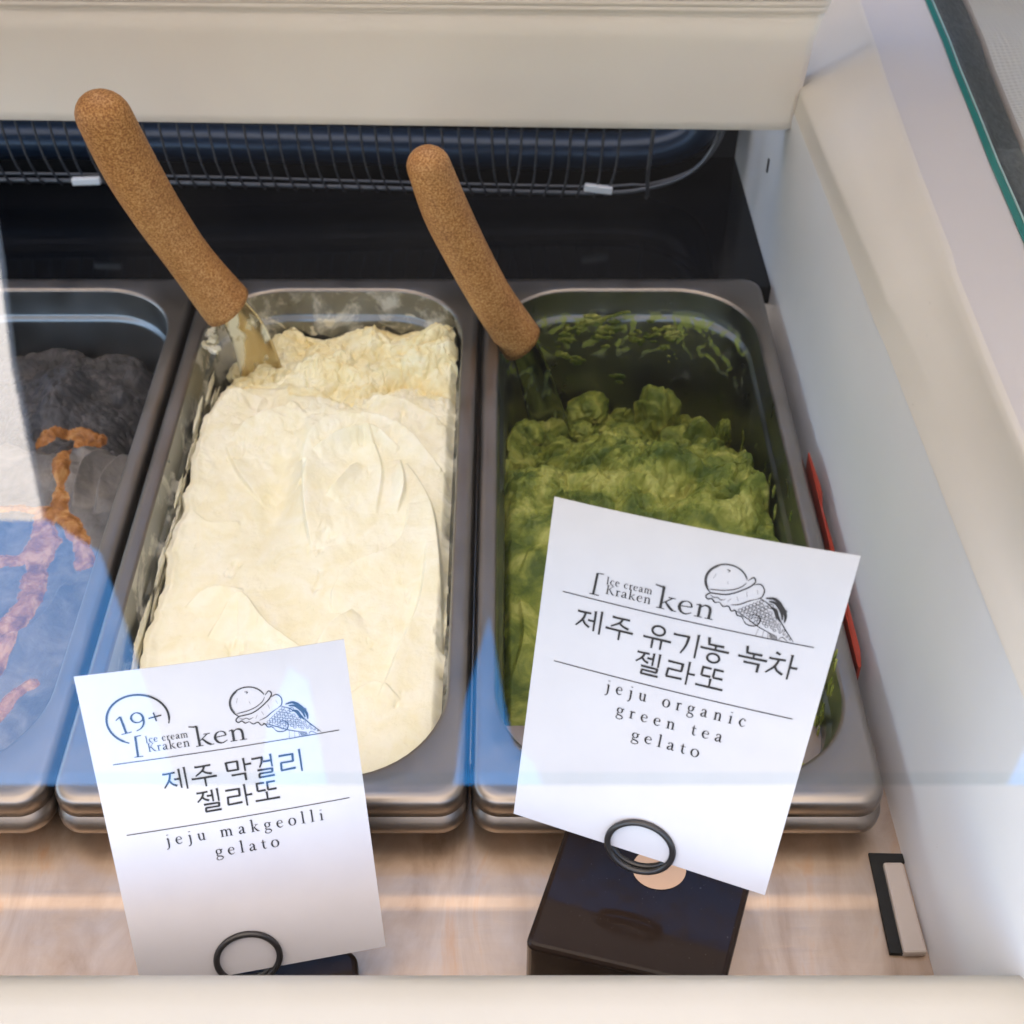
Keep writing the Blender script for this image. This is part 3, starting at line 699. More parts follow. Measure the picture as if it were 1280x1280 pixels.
for (px, py, r) in ((262, 412, .0035), (268, 425, .0042), (258, 430, .003), (270, 440, .0028), (264, 420, .003), (266, 433, .003), (257, 420, .0025)):
    for k in range(4):
        p = at(px+rs.uniform(-5, 5), py+rs.uniform(-6, 6), -.004); sp.append((p, r*rs.uniform(.3, .7), (1, 1, .8)))
smear_obj('smear', cg, sp, M_cream_gel)

def chunks(parent, spots, m, seed):
    for i, (px, py, z, rad, sc) in enumerate(spots):
        bm = bmesh.new(); bmesh.ops.create_icosphere(bm, subdivisions=5, radius=1)
        co = np.array([v_.co[:] for v_ in bm.verts]); o_ = seed+i*5.7
        d = 1+.42*fbm(co[:, 0]*1.1+o_, co[:, 1]*1.1+co[:, 2]*.9, 3, seed+i)+.20*fbm(co[:, 0]*3+o_, co[:, 2]*3-co[:, 1]*2, 3, seed+i+3)
        d += .17*lumps(co[:, 0]*3.2+co[:, 2]*1.4+o_, co[:, 1]*3.2-co[:, 2]*1.8, seed+i)+.08*lumps(co[:, 0]*8+co[:, 2]*3+o_, co[:, 1]*8-co[:, 2]*5, seed+i+1)+.035*lumps(co[:, 0]*19+co[:, 2]*7, co[:, 1]*19-co[:, 2]*11, seed+i+2)
        an = o_; rot = Matrix.Rotation(an, 3, 'Z')
        for v_, k in zip(bm.verts, d): v_.co = rot @ (Vector((v_.co.x*sc[0], v_.co.y*sc[1], v_.co.z*sc[2]))*(rad*k))
        o = bm_obj('chunk', bm, m, parent, True); o.location = at(px, py, z)-Vector(parent.location)
chunks(gg, [(752, 592, -.052, .0105, (1.2, .9, .8)), (700, 570, -.054, .0085, (1.4, .8, .7)), (735, 512, -.078, .0090, (1.3, 1, .8)), (822, 520, -.068, .0125, (.8, .9, 1.3)), (845, 560, -.062, .0105, (1, .9, 1)),
            (800, 615, -.050, .0100, (1.3, .8, .7)), (672, 612, -.046, .0060, (1, 1, .8)), (880, 575, -.060, .0095, (.9, 1, 1.1)), (700, 622, -.046, .0065, (1.6, .7, .7)), (905, 545, -.062, .0060, (.6, .8, 1.6)),
            (780, 545, -.068, .0080, (1.4, .8, .8)), (660, 545, -.056, .0080, (.9, 1, 1)), (940, 655, -.044, .0075, (.7, 1, 1.2)), (760, 622, -.045, .0060, (1.3, .8, .7)), (860, 618, -.050, .0085, (1.2, .9, .8)), (728, 540, -.066, .0060, (1, 1, .8)), (648, 600, -.046, .0055, (1, 1, .7))], M_green_gel, 200)
chunks(cg, [(512, 455, -.036, .0125, (1.3, .9, .55)), (432, 428, -.040, .0080, (1, .8, 1.1)), (540, 418, -.036, .0090, (1, .8, .9)), (470, 445, -.044, .0070, (1.2, .9, .8)), (390, 455, -.040, .0085, (1.2, .9, .7)),
            (560, 455, -.036, .0075, (.6, 1, .9)), (500, 425, -.042, .0065, (1.1, .8, .9)), (425, 462, -.040, .0070, (1.4, .8, .6)), (355, 442, -.040, .0065, (1, .9, .8)), (300, 468, -.036, .0060, (.8, 1.1, 1.0)), (545, 490, -.026, .0070, (1, .8, .6))], M_cream_wet, 300)
dg = bpy.data.objects['dark_gelato']
chunks(dg, [(60, 430, -.055, .0120, (1.2, .9, .8)), (100, 400, -.060, .0100, (1, 1, .8)), (30, 470, -.050, .0120, (1.2, 1, .7)), (120, 490, -.055, .0090, (1.3, .8, .7)), (70, 500, -.044, .0080, (1.4, .8, .7))], M_dark_rough, 400)
bm = bmesh.new()
blob(bm, at(496, 510, -.0150)-cg.location, .0014, (1, 1, .7), 3, 2, .3)
bm_obj('dark_speck', bm, M_ink, cg, True)

# ------------------------------------------------------------------ spatulas
def spatula(label, axis, rads, blade, mats_):
    """axis: points tip -> end of the handle in space; blade: points, widths from the handle down into the gelato"""
    base = Vector(blade[-1][0]); t = empty('spatula', label, 'spatula', base, 'spatulas standing in the gelato')
    A = [np.array((*p, r)) for p, r in zip(axis, rads)]; S = cat_rom(A, 10)
    pts = [Vector(s[:3]) for s in S]; rr = [s[3] for s in S]
    V_ = []; F_ = []; n = 28; prev = None
    # rounded tip
    t0 = (pts[1]-pts[0]).normalized(); extra = []
    for k in range(7):
        a = math.pi/2*(k/7); extra.append((pts[0]-t0*rr[0]*math.cos(a), max(rr[0]*math.sin(a), .0002)))
    allp = extra+list(zip(pts, rr)); P_ = [p for p, _ in allp]; r_ = [q for _, q in allp]
    tan_ = [(P_[min(i+1, len(P_)-1)]-P_[max(i-1, 0)]).normalized() for i in range(len(P_))]
    side = Vector((1, 0, 0)); L = len(P_)
    for i in range(L):
        s = (side-tan_[i]*side.dot(tan_[i])).normalized(); q = tan_[i].cross(s)
        for k in range(n):
            an = 2*math.pi*k/n
            co = P_[i]+s*math.cos(an)*r_[i]+q*math.sin(an)*r_[i]*.86
            if i >= L-4:      # slanted shoulder at the handle's end
                co += tan_[i]*(math.cos(an)*-.0035)*(i-(L-4))/3
            V_.append(co-base)
    for i in range(L-1):
        for k in range(n): F_.append((i*n+k, i*n+(k+1) % n, (i+1)*n+(k+1) % n, (i+1)*n+k))
    V_.append(sum((v_ for v_ in V_[-n:]), Vector())/n-tan_[-1]*.001); c_ = len(V_)-1
    V_.append(P_[0]-base); c0 = len(V_)-1
    F_ += [((L-1)*n+k, (L-1)*n+(k+1) % n, c_) for k in range(n)]
    h = mesh_obj('handle', V_, F_, M_handle, t, True)
    # blade: curved trough
    B = cat_rom([np.array((*b[0], b[1], b[2])) for b in blade], 8)
    m = 13; V_ = []; F_ = []
    for i, b in enumerate(B):
        p = Vector(b[:3]); a = Vector(B[min(i+1, len(B)-1)][:3])-Vector(B[max(i-1, 0)][:3]); tg = a.normalized()
        s = (side-tg*side.dot(tg)).normalized(); q = s.cross(tg)
        if q.y > 0: q = -q
        for lay in (0, 1):
            for k in range(m):
                f = -1+2*k/(m-1); V_.append(p+s*f*b[3]-q*(b[4]*(1-f*f)) + q*(.0009*lay) - base)
    for i in range(len(B)-1):
        o0 = i*2*m; o1 = (i+1)*2*m
        for k in range(m-1):
            F_.append((o0+k, o0+k+1, o1+k+1, o1+k)); F_.append((o0+m+k, o1+m+k, o1+m+k+1, o0+m+k+1))
        F_.append((o0, o1, o1+m, o0+m)); F_.append((o0+m-1, o0+2*m-1, o1+2*m-1, o1+m-1))
    mesh_obj('blade', V_, F_, mats_, t, True)
    return t
M_blade_c = mat("creamy spatula steel", (.7, .6, .4), .25, .8)
nb = noise(M_blade_c, coord(M_blade_c, (1, .5, .4)), 75, 4, .5, .4)
Lk(M_blade_c, ramp(M_blade_c, nb, [(.48, (.66, .56, .38)), (.54, (.80, .70, .46)), (.6, (.86, .79, .56))]), P(M_blade_c).inputs['Base Color'])
Lk(M_blade_c, ramp(M_blade_c, nb, [(.50, g(1)), (.58, g(0.1))]), P(M_blade_c).inputs['Metallic'])
M_blade_g = mat("greenish spatula steel", (.4, .42, .3), .22, .9)
nb = noise(M_blade_g, coord(M_blade_g, (1, .5, .4)), 80, 4, .5, .4)
Lk(M_blade_g, ramp(M_blade_g, nb, [(.48, (.35, .37, .36)), (.56, (.22, .27, .08)), (.66, (.36, .38, .12))]), P(M_blade_g).inputs['Base Color'])
Lk(M_blade_g, ramp(M_blade_g, nb, [(.5, g(1)), (.58, g(0.05))]), P(M_blade_g).inputs['Metallic'])
ya = [.560, .566, .572, .579, .586]
ax = [aty(x, y, Y) for (x, y), Y in zip([(130, 146), (163, 210), (198, 268), (238, 325), (284, 383)], ya)]
spatula('long speckled brown spatula leaning left in the cream gelato', ax, [.0134, .0140, .0134, .0130, .0152],
        [(aty(276, 368, .5855), .0090, .001), (aty(303, 402, .588), .0108, .003), (aty(320, 440, .590), .0118, .005), (aty(330, 480, .590), .0130, .006), (aty(336, 530, .588), .0140, .006)], M_blade_c)
ax = [aty(x, y, Y) for (x, y), Y in zip([(536, 208), (558, 265), (584, 318), (614, 372), (652, 428)], [.568, .572, .577, .582, .588])]
spatula('shorter speckled brown spatula leaning left in the green gelato', ax, [.0110, .0122, .0121, .0122, .0132],
        [(aty(648, 420, .5875), .0080, .001), (aty(664, 455, .590), .0090, .003), (aty(678, 500, .592), .0105, .005), (aty(690, 545, .590), .0115, .005), (aty(698, 590, .585), .0120, .005)], M_blade_g)

# ------------------------------------------------------------------ stroke lettering (x-height = 1)
T_, H_ = .07, .19
def S_(*p): return list(p)
GL = {
 'c': (.92, [[(.80, .76, .17), (.62, .96, .07), (.38, .93, .11), (.14, .5, .2), (.36, .07, .14), (.6, .03, .08), (.84, .2, .05)]]),
 'e': (.95, [[(.14, .55, .06), (.8, .6, .07)], [(.80, .60, .12), (.72, .86, .1), (.48, .98, .06), (.22, .82, .14), (.13, .48, .2), (.26, .14, .16), (.52, .02, .09), (.84, .2, .05)]]),
 'o': (1.0, [[(.5, 1, .06), (.22, .86, .15), (.1, .5, .2), (.22, .14, .15), (.5, 0, .06), (.78, .14, .15), (.9, .5, .2), (.78, .86, .15), (.5, 1, .06)]]),
 'i': (.58, [[(.29, .95, .18), (.29, 0, .18)], [(.06, .03, .06), (.52, .03, .06)], [(.06, .88, .05), (.3, .95, .12)], [(.29, 1.38, .24), (.29, 1.46, .24)]]),
 'j': (.58, [[(.33, .95, .18), (.33, .3, .18), (.32, -.15, .16), (.2, -.42, .1), (-.02, -.5, .12)], [(.1, .88, .05), (.34, .95, .12)], [(.33, 1.38, .24), (.33, 1.46, .24)]]),
 'l': (.58, [[(.29, 1.68, .18), (.29, 0, .18)], [(.06, .03, .06), (.52, .03, .06)], [(.06, 1.6, .05), (.3, 1.68, .12)]]),
 'k': (1.15, [[(.29, 1.68, .18), (.29, 0, .18)], [(.06, .03, .06), (.52, .03, .06)], [(.06, 1.6, .05), (.3, 1.68, .12)], [(.36, .45, .07), (.84, .92, .08)], [(.62, .95, .06), (1.02, .95, .06)], [(.5, .58, .12), (.78, .2, .18), (.98, .03, .16)], [(.86, .03, .06), (1.16, .03, .06)]]),
 'n': (1.15, [[(.27, .95, .18), (.27, 0, .18)], [(.05, .03, .06), (.48, .03, .06)], [(.05, .88, .05), (.28, .95, .12)], [(.3, .76, .07), (.52, .95, .1), (.76, .88, .17), (.84, .6, .18), (.84, .3, .18), (.84, 0, .18)], [(.62, .03, .06), (1.06, .03, .06)]]),
 'm': (1.72, [[(.27, .95, .18), (.27, 0, .18)], [(.05, .03, .06), (.48, .03, .06)], [(.05, .88, .05), (.28, .95, .12)], [(.3, .76, .07), (.52, .95, .1), (.74, .88, .17), (.82, .6, .18), (.82, .3, .18), (.82, 0, .18)], [(.62, .03, .06), (1.03, .03, .06)],
        [(.86, .76, .07), (1.08, .95, .1), (1.3, .88, .17), (1.38, .6, .18), (1.38, .3, .18), (1.38, 0, .18)], [(1.17, .03, .06), (1.6, .03, .06)]]),
 'r': (.78, [[(.27, .95, .18), (.27, 0, .18)], [(.05, .03, .06), (.52, .03, .06)], [(.05, .88, .05), (.28, .95, .12)], [(.3, .7, .07), (.48, .92, .1), (.70, .90, .18)]]),
 'a': (.93, [[(.16, .74, .16), (.26, .93, .08), (.46, .97, .09), (.63, .8, .18), (.64, .5, .18), (.64, .2, .17), (.74, .04, .1), (.9, .12, .05)], [(.64, .6, .06), (.32, .48, .1), (.13, .25, .18), (.28, .04, .13), (.62, .22, .06)]]),
 'u': (1.12, [[(.05, .9, .05), (.26, .95, .14)], [(.25, .95, .18), (.25, .4, .18), (.36, .09, .14), (.58, .05, .08), (.8, .25, .06)], [(.82, .95, .18), (.82, 0, .18)], [(.6, .9, .05), (.82, .95, .14)], [(.82, .03, .08), (1.06, .03, .05)]]),
 'g': (.95, [[(.42, .98, .07), (.2, .88, .13), (.13, .66, .17), (.2, .44, .13), (.42, .34, .07), (.64, .44, .13), (.71, .66, .17), (.64, .88, .13), (.42, .98, .07)],
        [(.26, .38, .06), (.15, .2, .1), (.3, .07, .13), (.65, .0, .15), (.85, -.18, .12), (.7, -.42, .08), (.35, -.5, .08), (.08, -.36, .11), (.13, -.12, .08), (.3, .04, .06)], [(.66, .88, .06), (.9, .93, .13)]]),
 't': (.72, [[(.33, 1.3, .05), (.33, .95, .15), (.33, .3, .18), (.45, .05, .12), (.68, .1, .05)], [(.08, .93, .07), (.66, .93, .07)]]),
 'I': (.68, [[(.34, 1.5, .18), (.34, 0, .18)], [(.08, .03, .06), (.6, .03, .06)], [(.08, 1.47, .06), (.6, 1.47, .06)]]),
 'K': (1.42, [[(.34, 1.5, .18), (.34, 0, .18)], [(.08, .03, .06), (.6, .03, .06)], [(.08, 1.47, .06), (.6, 1.47, .06)], [(.42, .68, .07), (1.05, 1.45, .08)], [(.84, 1.47, .06), (1.25, 1.47, .06)], [(.6, .88, .14), (1.0, .25, .19), (1.25, .03, .16)], [(1.1, .03, .06), (1.42, .03, .06)]]),
 '1': (.85, [[(.1, 1.22, .07), (.42, 1.45, .12)], [(.42, 1.45, .17), (.42, 0, .17)], [(.12, .03, .07), (.74, .03, .07)]]),
 '9': (.95, [[(.46, 1.45, .08), (.2, 1.3, .14), (.12, 1.02, .17), (.22, .74, .13), (.48, .64, .08), (.72, .78, .13), (.78, 1.02, .17), (.7, 1.3, .14), (.46, 1.45, .08)], [(.79, 1.0, .17), (.72, .5, .15), (.48, .14, .1), (.16, .0, .06)]]),
 '+': (.95, [[(.1, .75, .11), (.86, .75, .11)], [(.48, .38, .11), (.48, 1.12, .11)]]),
 ' ': (.55, []),
}
def bx(b, pts): x0, y0, x1, y1 = b; return [(x0+(x1-x0)*p[0], y0+(y1-y0)*p[1], *p[2:]) for p in pts]
q = .085
JA = {
 'j': lambda b: [('s', bx(b, [(.02, .96, .10), (.2, .93, q), (1., .97, q)])), ('c', bx(b, [(.62, .95, q), (.45, .5, q), (.0, .02, .06)])), ('c', bx(b, [(.42, .55, q), (.65, .25, q), (1., .08, .10)]))],
 'g': lambda b: [('s', bx(b, [(.0, .95, .10), (.2, .93, q), (1., .96, q)])), ('c', bx(b, [(.93, .97, .10), (.85, .5, q), (.6, .0, .06)]))],
 'G': lambda b: [('s', bx(b, [(.0, .95, .10), (.2, .93, q), (1., .96, q)])), ('s', bx(b, [(.93, 1., .10), (.93, .0, q)]))],
 'n': lambda b: [('s', bx(b, [(.0, 1, .10), (.06, .1, q)])), ('s', bx(b, [(.0, .05, q), (1., .08, .10)]))],
 'o': lambda b: [('c', bx(b, [(.5, 1, q), (.14, .85, q), (0, .5, q), (.14, .15, q), (.5, 0, q), (.86, .15, q), (1, .5, q), (.86, .85, q), (.5, 1, q)]))],
 'm': lambda b: [('s', bx(b, [(.0, 1, .10), (.04, .0, q)])), ('s', bx(b, [(.0, .93, q), (1, .95, q)])), ('s', bx(b, [(.97, 1, .1), (.95, 0, q)])), ('s', bx(b, [(.04, .06, q), (.95, .06, q)]))],
 'r': lambda b: [('s', bx(b, [(.0, .95, .10), (1, .95, q)])), ('s', bx(b, [(.95, .98, .1), (.93, .5, q)])), ('s', bx(b, [(.08, .52, q), (.95, .52, q)])), ('s', bx(b, [(.1, .54, q), (.06, .05, q)])), ('s', bx(b, [(.03, .05, q), (1.05, .09, .1)]))],
 'd': lambda b: [('s', bx(b, [(.0, .95, .10), (1, .95, q)])), ('s', bx(b, [(.1, .95, q), (.08, .08, q)])), ('s', bx(b, [(.08, .08, q), (1.05, .10, .1)]))],
}
def vl(x, y0, y1): return ('s', [(x-.012, y0, .115), (x, y0-.05, q), (x, y1, q*.8)])
def hl(x0, x1, y): return ('s', [(x0, y, .10), (x0+.1, y-.01, q), (x1, y, .10)])
HG = {
 'je': JA['j']((0, .15, .5, .85))+[hl(.42, .66, .52), vl(.66, .97, .08), vl(.88, 1.02, .0)],
 'ju': JA['j']((.18, .5, .82, .95))+[hl(0, 1, .40), vl(.52, .40, -.02)],
 'yu': JA['o']((.28, .6, .72, 1.0))+[hl(0, 1, .44), vl(.35, .43, .0), vl(.66, .43, .0)],
 'gi': JA['g']((.0, .08, .58, .88))+[vl(.86, 1.02, .0)],
 'nong': JA['n']((.24, .72, .80, 1.02))+[vl(.52, .76, .56), hl(0, 1, .55)]+JA['o']((.3, .0, .72, .38)),
 'nok': JA['n']((.24, .72, .80, 1.02))+[vl(.52, .76, .56), hl(0, 1, .55)]+JA['G']((.22, 0, .78, .36)),
 'cha': [('s', [(.2, 1.0, .1), (.36, .93, q)])]+JA['j']((0, .08, .58, .76))+[vl(.76, 1.02, -.02), hl(.76, 1.02, .5)],
 'jel': JA['j']((0, .48, .46, .95))+[hl(.40, .62, .74), vl(.62, 1.0, .44), vl(.84, 1.03, .42)]+JA['r']((.22, -.02, .86, .36)),
 'ra': JA['r']((.0, .12, .58, .88))+[vl(.78, 1.02, -.02), hl(.78, 1.04, .5)],
 'tto': JA['d']((.12, .54, .46, .96))+JA['d']((.54, .54, .9, .96))+[vl(.5, .5, .14), hl(0, 1, .13)],
 'mak': JA['m']((.04, .5, .5, .94))+[vl(.74, 1.02, .40), hl(.74, 1.02, .72)]+JA['G']((.18, -.02, .76, .32)),
 'geol': JA['g']((.02, .46, .46, .94))+[hl(.46, .76, .72), vl(.78, 1.02, .42)]+JA['r']((.18, -.02, .80, .36)),
 'ri': JA['r']((.02, .12, .6, .88))+[vl(.86, 1.02, -.02)],
}
class Ink:
    def __init__(s): s.V = []; s.F = []
    def stroke(s, pts, smooth=True, n=6, cap=True):
        pts = [np.array(p, float) for p in pts]
        if smooth and len(pts) > 2:
            closed = np.allclose(pts[0][:2], pts[-1][:2])
            pts = cat_rom(pts[:-1], n, True) if closed else cat_rom(pts, n)
            if closed: pts.append(pts[0])
        m = len(pts); b0 = len(s.V)
        for i, p in enumerate(pts):
            a = pts[max(i-1, 0)]; b = pts[min(i+1, m-1)]
            if m > 3 and np.allclose(pts[0][:2], pts[-1][:2]):
                if i == 0: a = pts[-2]
                if i == m-1: b = pts[1]
            t = (b-a)[:2]; t = t/(np.linalg.norm(t)+1e-9); nn = np.array([-t[1], t[0]])*p[2]/2
            s.V += [tuple(p[:2]+nn), tuple(p[:2]-nn)]
        for i in range(m-1): k = b0+2*i; s.F.append((k, k+1, k+3, k+2))
    def glyphs(s, text, x0, x1, y, xh, track=0.0):
        adv = [GL[c][0]+track for c in text]; tot = sum(adv)-track
        sx = (x1-x0)/tot
        x = x0
        for c, a in zip(text, adv):
            for st in GL[c][1]:
                s.stroke([(x+p[0]*min(sx, xh*1.25), y+p[1]*xh, p[2]*xh) for p in st])
            x += a*sx
    def hangul(s, key, x0, y0, w, h, k=1.0):
        for typ, st in HG[key]: s.stroke([(x0+p[0]*w, y0+p[1]*h, p[2]*w*k) for p in st], typ == 'c')
    def disc(s, x, y, r, n=14):
        b = len(s.V); s.V += [(x+r*math.cos(2*math.pi*k/n), y+r*math.sin(2*math.pi*k/n)) for k in range(n)]; s.F.append(tuple(range(b, b+n)))
def cone_art(ink, dx, dy):
    def L_(pts, w=.28, sm=True):
        m = len(pts); ink.stroke([(x+dx, y+dy, w*(1.0 if 0 < i < m-1 else .45)) for i, (x, y) in enumerate(pts)], sm, 5)
    c = (54.2, 112.2)
    circ = [(c[0]+6.1*math.cos(a), c[1]+5.9*math.sin(a)) for a in np.linspace(R(20), R(232), 22)]; L_(circ, .42)
    L_([(c[0]+5.7*math.cos(a), c[1]+5.5*math.sin(a)) for a in np.linspace(R(120), R(215), 12)], .25)
    # skirt of the first scoop
    L_([(60.2, 114.0), (61.6, 115.4), (62.4, 114.2), (61.4, 112.4), (59.6, 110.8), (57.4, 109.2), (55, 108.0), (52.2, 107.6), (50.4, 107.4), (49.3, 106.2), (50.0, 105.2), (51.2, 105.6), (52.2, 104.6), (53.6, 105.0)], .4)
    L_([(60.0, 113.4), (59.0, 111.8), (56.8, 110.2), (54, 109.2), (51.2, 108.8), (49.8, 108.6)], .28)
    L_([(50.4, 106.9), (51.6, 106.2), (52.8, 106.4), (53.8, 105.8), (55.2, 106.4)], .25)
    # second scoop
    L_([(62.0, 113.0), (64.0, 113.6), (65.4, 112.0), (65.2, 109.6), (63.8, 108.4)], .36)
    L_([(53.6, 105.0), (54.8, 103.8), (56.4, 104.2), (57.4, 102.8), (58.6, 103.2), (59.4, 101.8), (60.8, 101.6), (61.6, 100.4)], .38)
    L_([(57.0, 104.8), (59.4, 105.6), (61.6, 107.2), (63.8, 108.4)], .32)
    L_([(58.2, 108.0), (58.8, 106.6)], .22); L_([(60.6, 110.4), (61.0, 108.6)], .22); L_([(56.6, 107.0), (55.8, 105.6)], .2)
    L_([(63.4, 111.6), (63.9, 110.2)], .2); L_([(51.0, 114.4), (50.4, 112.6)], .2); L_([(53.6, 116.4), (54.6, 116.2), (54.2, 115.6)], .3); L_([(54.6, 112.6), (54.9, 111.6)], .2)
    # cone
    A, B, Tp = np.array([58.0, 103.6]), np.array([64.8, 109.0]), np.array([77.0, 96.6])
    L_([A, (65, 100.4), (71, 98.4), Tp][0:1]+[(62.0, 101.6), (66.5, 99.2), (71.5, 97.4)], .3)
    L_([tuple(B), (68.0, 107.2), (71.4, 103.4), (74.2, 99.8), tuple(Tp)], .36)
    for i in range(1, 15):        # waffle cells: small hexagons between the edges
        f = i/15; p0 = A*(1-f)+Tp*f; p1 = B*(1-f)+Tp*f; wd = np.linalg.norm(p1-p0); k = max(int(wd/1.15), 1)
        for j in range(k):
            g_ = (j+.5+(.25 if i % 2 else -.25)*(k > 1))/k; cc = p0*(1-g_)+p1*g_; r_ = .56*min(1, .45+wd/9)
            ink.stroke([(cc[0]+dx+r_*math.cos(t), cc[1]+dy+r_*math.sin(t), .17) for t in np.linspace(0, 2*math.pi, 7)], False)
    # little arm holding on
    L_([(61.6, 100.4), (62.6, 99.4), (64.6, 99.2), (66.0, 100.2), (66.2, 102.0), (65.0, 103.2), (63.4, 102.8)], .36)
    L_([(63.2, 100.6), (64.4, 100.4), (65.0, 101.2)], .22); L_([(63.0, 101.8), (64.2, 101.8)], .2); L_([(63.8, 99.9), (65.2, 100.1)], .18)
    # curled dark back
    for st in ([(66.4, 109.4), (69.0, 109.6), (71.4, 107.6), (73.0, 104.8), (73.2, 102.4)], [(67.4, 108.6), (69.6, 108.2), (71.6, 105.8), (72.4, 103.2)]):
        L_(st, .9)
    L_([(68.4, 106.6), (69.8, 106.0), (70.6, 104.4), (72.0, 102.4)], 1.1)
    for x, y, r in ((68.2, 107.0, .8), (70.4, 108.6, .55), (72.6, 106.2, .5), (70.8, 103.8, .5)):
        ink.stroke([(x+dx+r*math.cos(t), y+dy+r*math.sin(t), .2) for t in np.linspace(0, 2*math.pi, 10)], False)
    # legs
    L_([(66.4, 99.0), (66.0, 96.2)], .25); L_([(68.0, 98.6), (67.9, 96.1)], .22); L_([(69.4, 98.2), (69.6, 96.0)], .3)
    for k in range(5): L_([(69.8+k*.5, 98.0-k*.1), (70.4+k*.45, 96.2)], .5)
    L_([(72.6, 96.2), (73.6, 97.4), (75.4, 96.3)], .25)
def ring_dn(ink, cx, cy, rx, ry, a0, a1, w):
    ink.stroke([(cx+rx*math.cos(a), cy+ry*math.sin(a), w*(1 if .05 < (a-a0)/(a1-a0) < .95 else .6)) for a in np.linspace(a0, a1, 40)], False)

def card(label, corners, WW, HH, build, sag=0.0):
    """corners TL TR BR BL in space; build(add) lays the print out in millimetres from the lower left"""
    TL, TR, BR, BL = corners; org = (BL+BR)/2
    nrm = (TR-TL).cross(BL-TL).normalized()
    if nrm.y > 0: nrm = -nrm
    t = empty('flavour_card', label, 'sign', org, 'printed flavour cards in front of the pans')
    def mp(x, y, off=0.0):
        u = x/WW; v_ = y/HH
        p = (BL*(1-u)+BR*u)*(1-v_)+(TL*(1-u)+TR*u)*v_
        return p+nrm*(off+sag*4*(u*(1-u))*(v_) )-org
    nx, ny = 16, 22; V_ = []; F_ = []
    for lay in (0, 1):
        for j in range(ny+1):
            for i in range(nx+1): V_.append(mp(WW*i/nx, HH*j/ny, -.00028*lay))
    k = (nx+1)*(ny+1)
    for j in range(ny):
        for i in range(nx):
            a = j*(nx+1)+i; F_.append((a, a+1, a+nx+2, a+nx+1)); F_.append((k+a, k+a+nx+1, k+a+nx+2, k+a+1))
    for i in range(nx): F_.append((i+1, i, k+i, k+i+1)); a = ny*(nx+1)+i; F_.append((a, a+1, k+a+1, k+a))
    for j in range(ny): a = j*(nx+1); F_.append((a, a+nx+1, k+a+nx+1, k+a)); a += nx; F_.append((a+nx+1, a, k+a, k+a+nx+1))
    mesh_obj('paper', V_, F_, M_paper, t, False)
    def add(name, ink): mesh_obj(name, [mp(x, y, .00022) for x, y in ink.V], ink.F, M_ink, t)
    build(add); return t, mp, nrm, org
def common(add, dy, dxk=0):
    I = Ink(); I.stroke([(16.4+dxk, 105.4+dy, .75), (16.0+dxk, 97.6+dy, .75)], False); I.stroke([(16.1+dxk, 105.3+dy, .35), (18.4+dxk, 105.6+dy, .3)], False); I.stroke([(14.8+dxk, 97.6+dy, .3), (17.8+dxk, 97.6+dy, .35)], False)
    I.glyphs('Ice cream', 19.3+dxk, 33.7+dxk, 102.4+dy, 1.75, .12); I.glyphs('Kraken', 19.5+dxk, 33.8+dxk, 98.9+dy, 2.15, .1)
    I.glyphs('ken', 35.2+dxk, 53.2+dxk, 98.3+dy, 4.7)
    I.stroke([(34.2+dxk, 106.3+dy, .35), (36.4+dxk, 105.9+dy, .5)], False)
    add('logo_text', I)
    C_ = Ink(); cone_art(C_, 0, dy); add('cone_drawing', C_)
    r1 = Ink(); r1.stroke([(x, 95.8+dy+.2*(x-6.5)/77, .30) for x in np.linspace(6.5, 83.2, 40)], False); add('rule_line', r1)
def build_R(add):
    common(add, 0)
    I = Ink()
    for k_, x in (('je', 12.0), ('ju', 21.4), ('yu', 33.3), ('gi', 42.3), ('nong', 50.9), ('nok', 62.4), ('cha', 71.3)): I.hangul(k_, x, 83.4, 8.7, 8.5)
    for k_, x in (('jel', 32.4), ('ra', 42.2), ('tto', 51.7)): I.hangul(k_, x, 73.2, 8.5, 8.4)
    add('korean_text', I)
    r2 = Ink(); r2.stroke([(x, 69.0+.8*(x-6.7)/76, .32) for x in np.linspace(6.7, 82.6, 40)], False); add('rule_line', r2)
    I = Ink(); I.glyphs('jeju organic', 24.6, 69.4, 62.8, 3.0, .75); I.glyphs('green tea', 29.2, 63.6, 54.9, 3.0, .65); I.glyphs('gelato', 35.4, 57.6, 46.8, 3.0, .55); add('english_text', I)
def build_L(add):
    common(add, -2, -.8)
    I = Ink(); ring_dn(I, 17.6, 109.6, 10.2, 9.3, R(-18), R(245), .75); add('age_ring', I)
    I = Ink(); J = Ink(); J.glyphs('19+', 10.0, 26.0, 105.6, 4.6)
    cx_, cy_, a = 17.6, 109.4, R(8)
    I.V = [(cx_+(x-cx_)*math.cos(a)-(y-cy_)*math.sin(a), cy_+(x-cx_)*math.sin(a)+(y-cy_)*math.cos(a)) for x, y in J.V]; I.F = J.F; add('age_text', I)
    I = Ink()
    for k_, x in (('je', 21.8), ('ju', 31.2), ('mak', 43.1), ('geol', 52.0), ('ri', 61.2)): I.hangul(k_, x, 80.6, 8.6, 8.5)
    for k_, x in (('jel', 31.8), ('ra', 41.6), ('tto', 51.2)): I.hangul(k_, x, 70.4, 8.5, 8.4)
    add('korean_text', I)
    r2 = Ink(); r2.stroke([(x, 65.7+.7*(x-6.1)/77, .32) for x in np.linspace(6.1, 83.5, 40)], False); add('rule_line', r2)
    I = Ink(); I.glyphs('jeju makgeolli', 18.6, 73.6, 59.2, 3.0, .62); I.glyphs('gelato', 34.5, 56.8, 51.5, 3.0, .55); add('english_text', I)
CAMP = Vector((0, 0, CH))
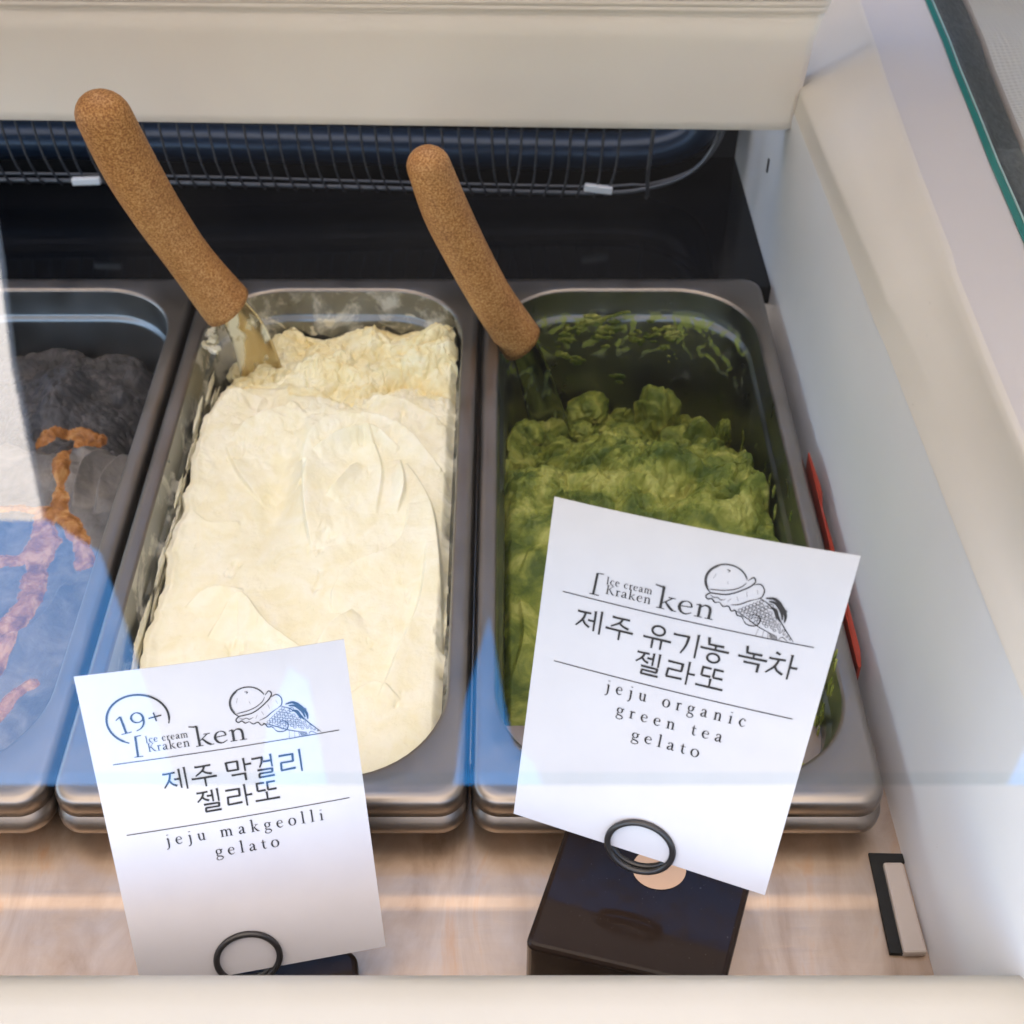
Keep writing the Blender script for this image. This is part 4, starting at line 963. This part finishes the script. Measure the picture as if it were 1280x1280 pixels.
def on_ray(px, py, ref, k):            # the corner on its line of sight, k times as far as ref
    d = ray(px, py); ref = Vector(ref)-CAMP; return CAMP+d*(ref.dot(_f)*k)
cR = [on_ray(*p, q_, 1.05) for p, q_ in zip([(693, 621), (1076, 695), (956, 1119), (642, 1017)], [(.0145, .2763, .1735), (.0992, .249, .1722), (.0863, .2149, .0495), (.0016, .2422, .0508)])]
cL = [on_ray(*p, q_, 1.0) for p, q_ in zip([(92, 846), (430, 799), (482, 1183), (178, 1239)], [(-.1426, .2631, .1016), (-.0552, .28, .1015), (-.0454, .2282, -.0152), (-.1328, .2113, -.0150)])]
tR, mR, nR, oR = card('white card printed with a cone logo, Korean words and jeju organic green tea gelato', cR, 89, 128, build_R, .0022)
tL, mL, nL, oL = card('white card with a circled 19+ mark, Korean words and jeju makgeolli gelato', cL, 89, 128, build_L, .0016)

# ------------------------------------------------------------------ sign holders
def holder(label, ring_c, nrm, upv, rad, base_px, ztop, spot=None):
    c = Vector(ring_c); t = empty('sign_holder', label, 'sign holder', (c.x, c.y, dz), 'black sign holders on the deck')
    loc = Vector(t.location)
    s = nrm.cross(upv).normalized(); u = upv.normalized()
    for off, rr_ in ((.0012, rad), (-.0016, rad*1.01)):
        pts = [c+nrm*off+(s*math.cos(a)*1.04+u*math.sin(a)*.97)*rr_-loc for a in np.linspace(0, 2*math.pi, 48, endpoint=False)]
        V_, F_ = tube(pts, .00118, 10, True)
        mesh_obj('ring', V_, F_, M_ring, t, True)
    bm = bmesh.new(); pts = [at(x, y, ztop) for x, y in base_px]
    f = bm.faces.new([bm.verts.new(p-loc) for p in pts]); bm.normal_update()
    if f.normal.z < 0: f.normal_flip()
    r_ = bmesh.ops.extrude_face_region(bm, geom=[f])
    for v_ in [e for e in r_['geom'] if isinstance(e, bmesh.types.BMVert)]: v_.co.z = .0006
    bmesh.ops.recalc_face_normals(bm, faces=bm.faces[:])
    ed = [e for e in bm.edges if abs(e.verts[0].co.z-e.verts[1].co.z) > 1e-4]
    bmesh.ops.bevel(bm, geom=ed, offset=.004, segments=5, profile=.5, affect='EDGES')
    ed = [e for e in bm.edges if min(e.verts[0].co.z, e.verts[1].co.z) > .002 and len(e.link_faces) == 2 and abs(e.link_faces[0].normal.z-e.link_faces[1].normal.z) > .5]
    bmesh.ops.bevel(bm, geom=ed, offset=min(.0022, (ztop-dz)*.3), segments=3, profile=.5, affect='EDGES')
    bm_obj('base', bm, M_black, t, False)
    if spot:
        p = at(*spot[:2], ztop+.0004)-loc; n_ = 40
        mesh_obj('round_spot', [p+Vector((spot[2]*math.cos(2*math.pi*k/n_), spot[2]*.85*math.sin(2*math.pi*k/n_), 0)) for k in range(n_)], [tuple(range(n_))], M_spot, t)  # flat peach disc laid on the base top
    return t
uR = ((cR[0]+cR[1])/2-(cR[2]+cR[3])/2)
cc = oR+mR(44.6, 3.6)
# the ring centre lies on the card
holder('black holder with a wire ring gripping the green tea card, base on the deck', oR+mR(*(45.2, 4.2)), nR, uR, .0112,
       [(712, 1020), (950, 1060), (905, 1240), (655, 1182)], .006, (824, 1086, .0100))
uL = ((cL[0]+cL[1])/2-(cL[2]+cL[3])/2)
holder('black holder with a wire ring gripping the makgeolli card, base half hidden by the rail', oL+mL(*(39.2, 6.8)), nL, uL, .0109,
       [(300, 1168), (446, 1188), (450, 1260), (230, 1270)], -.022)
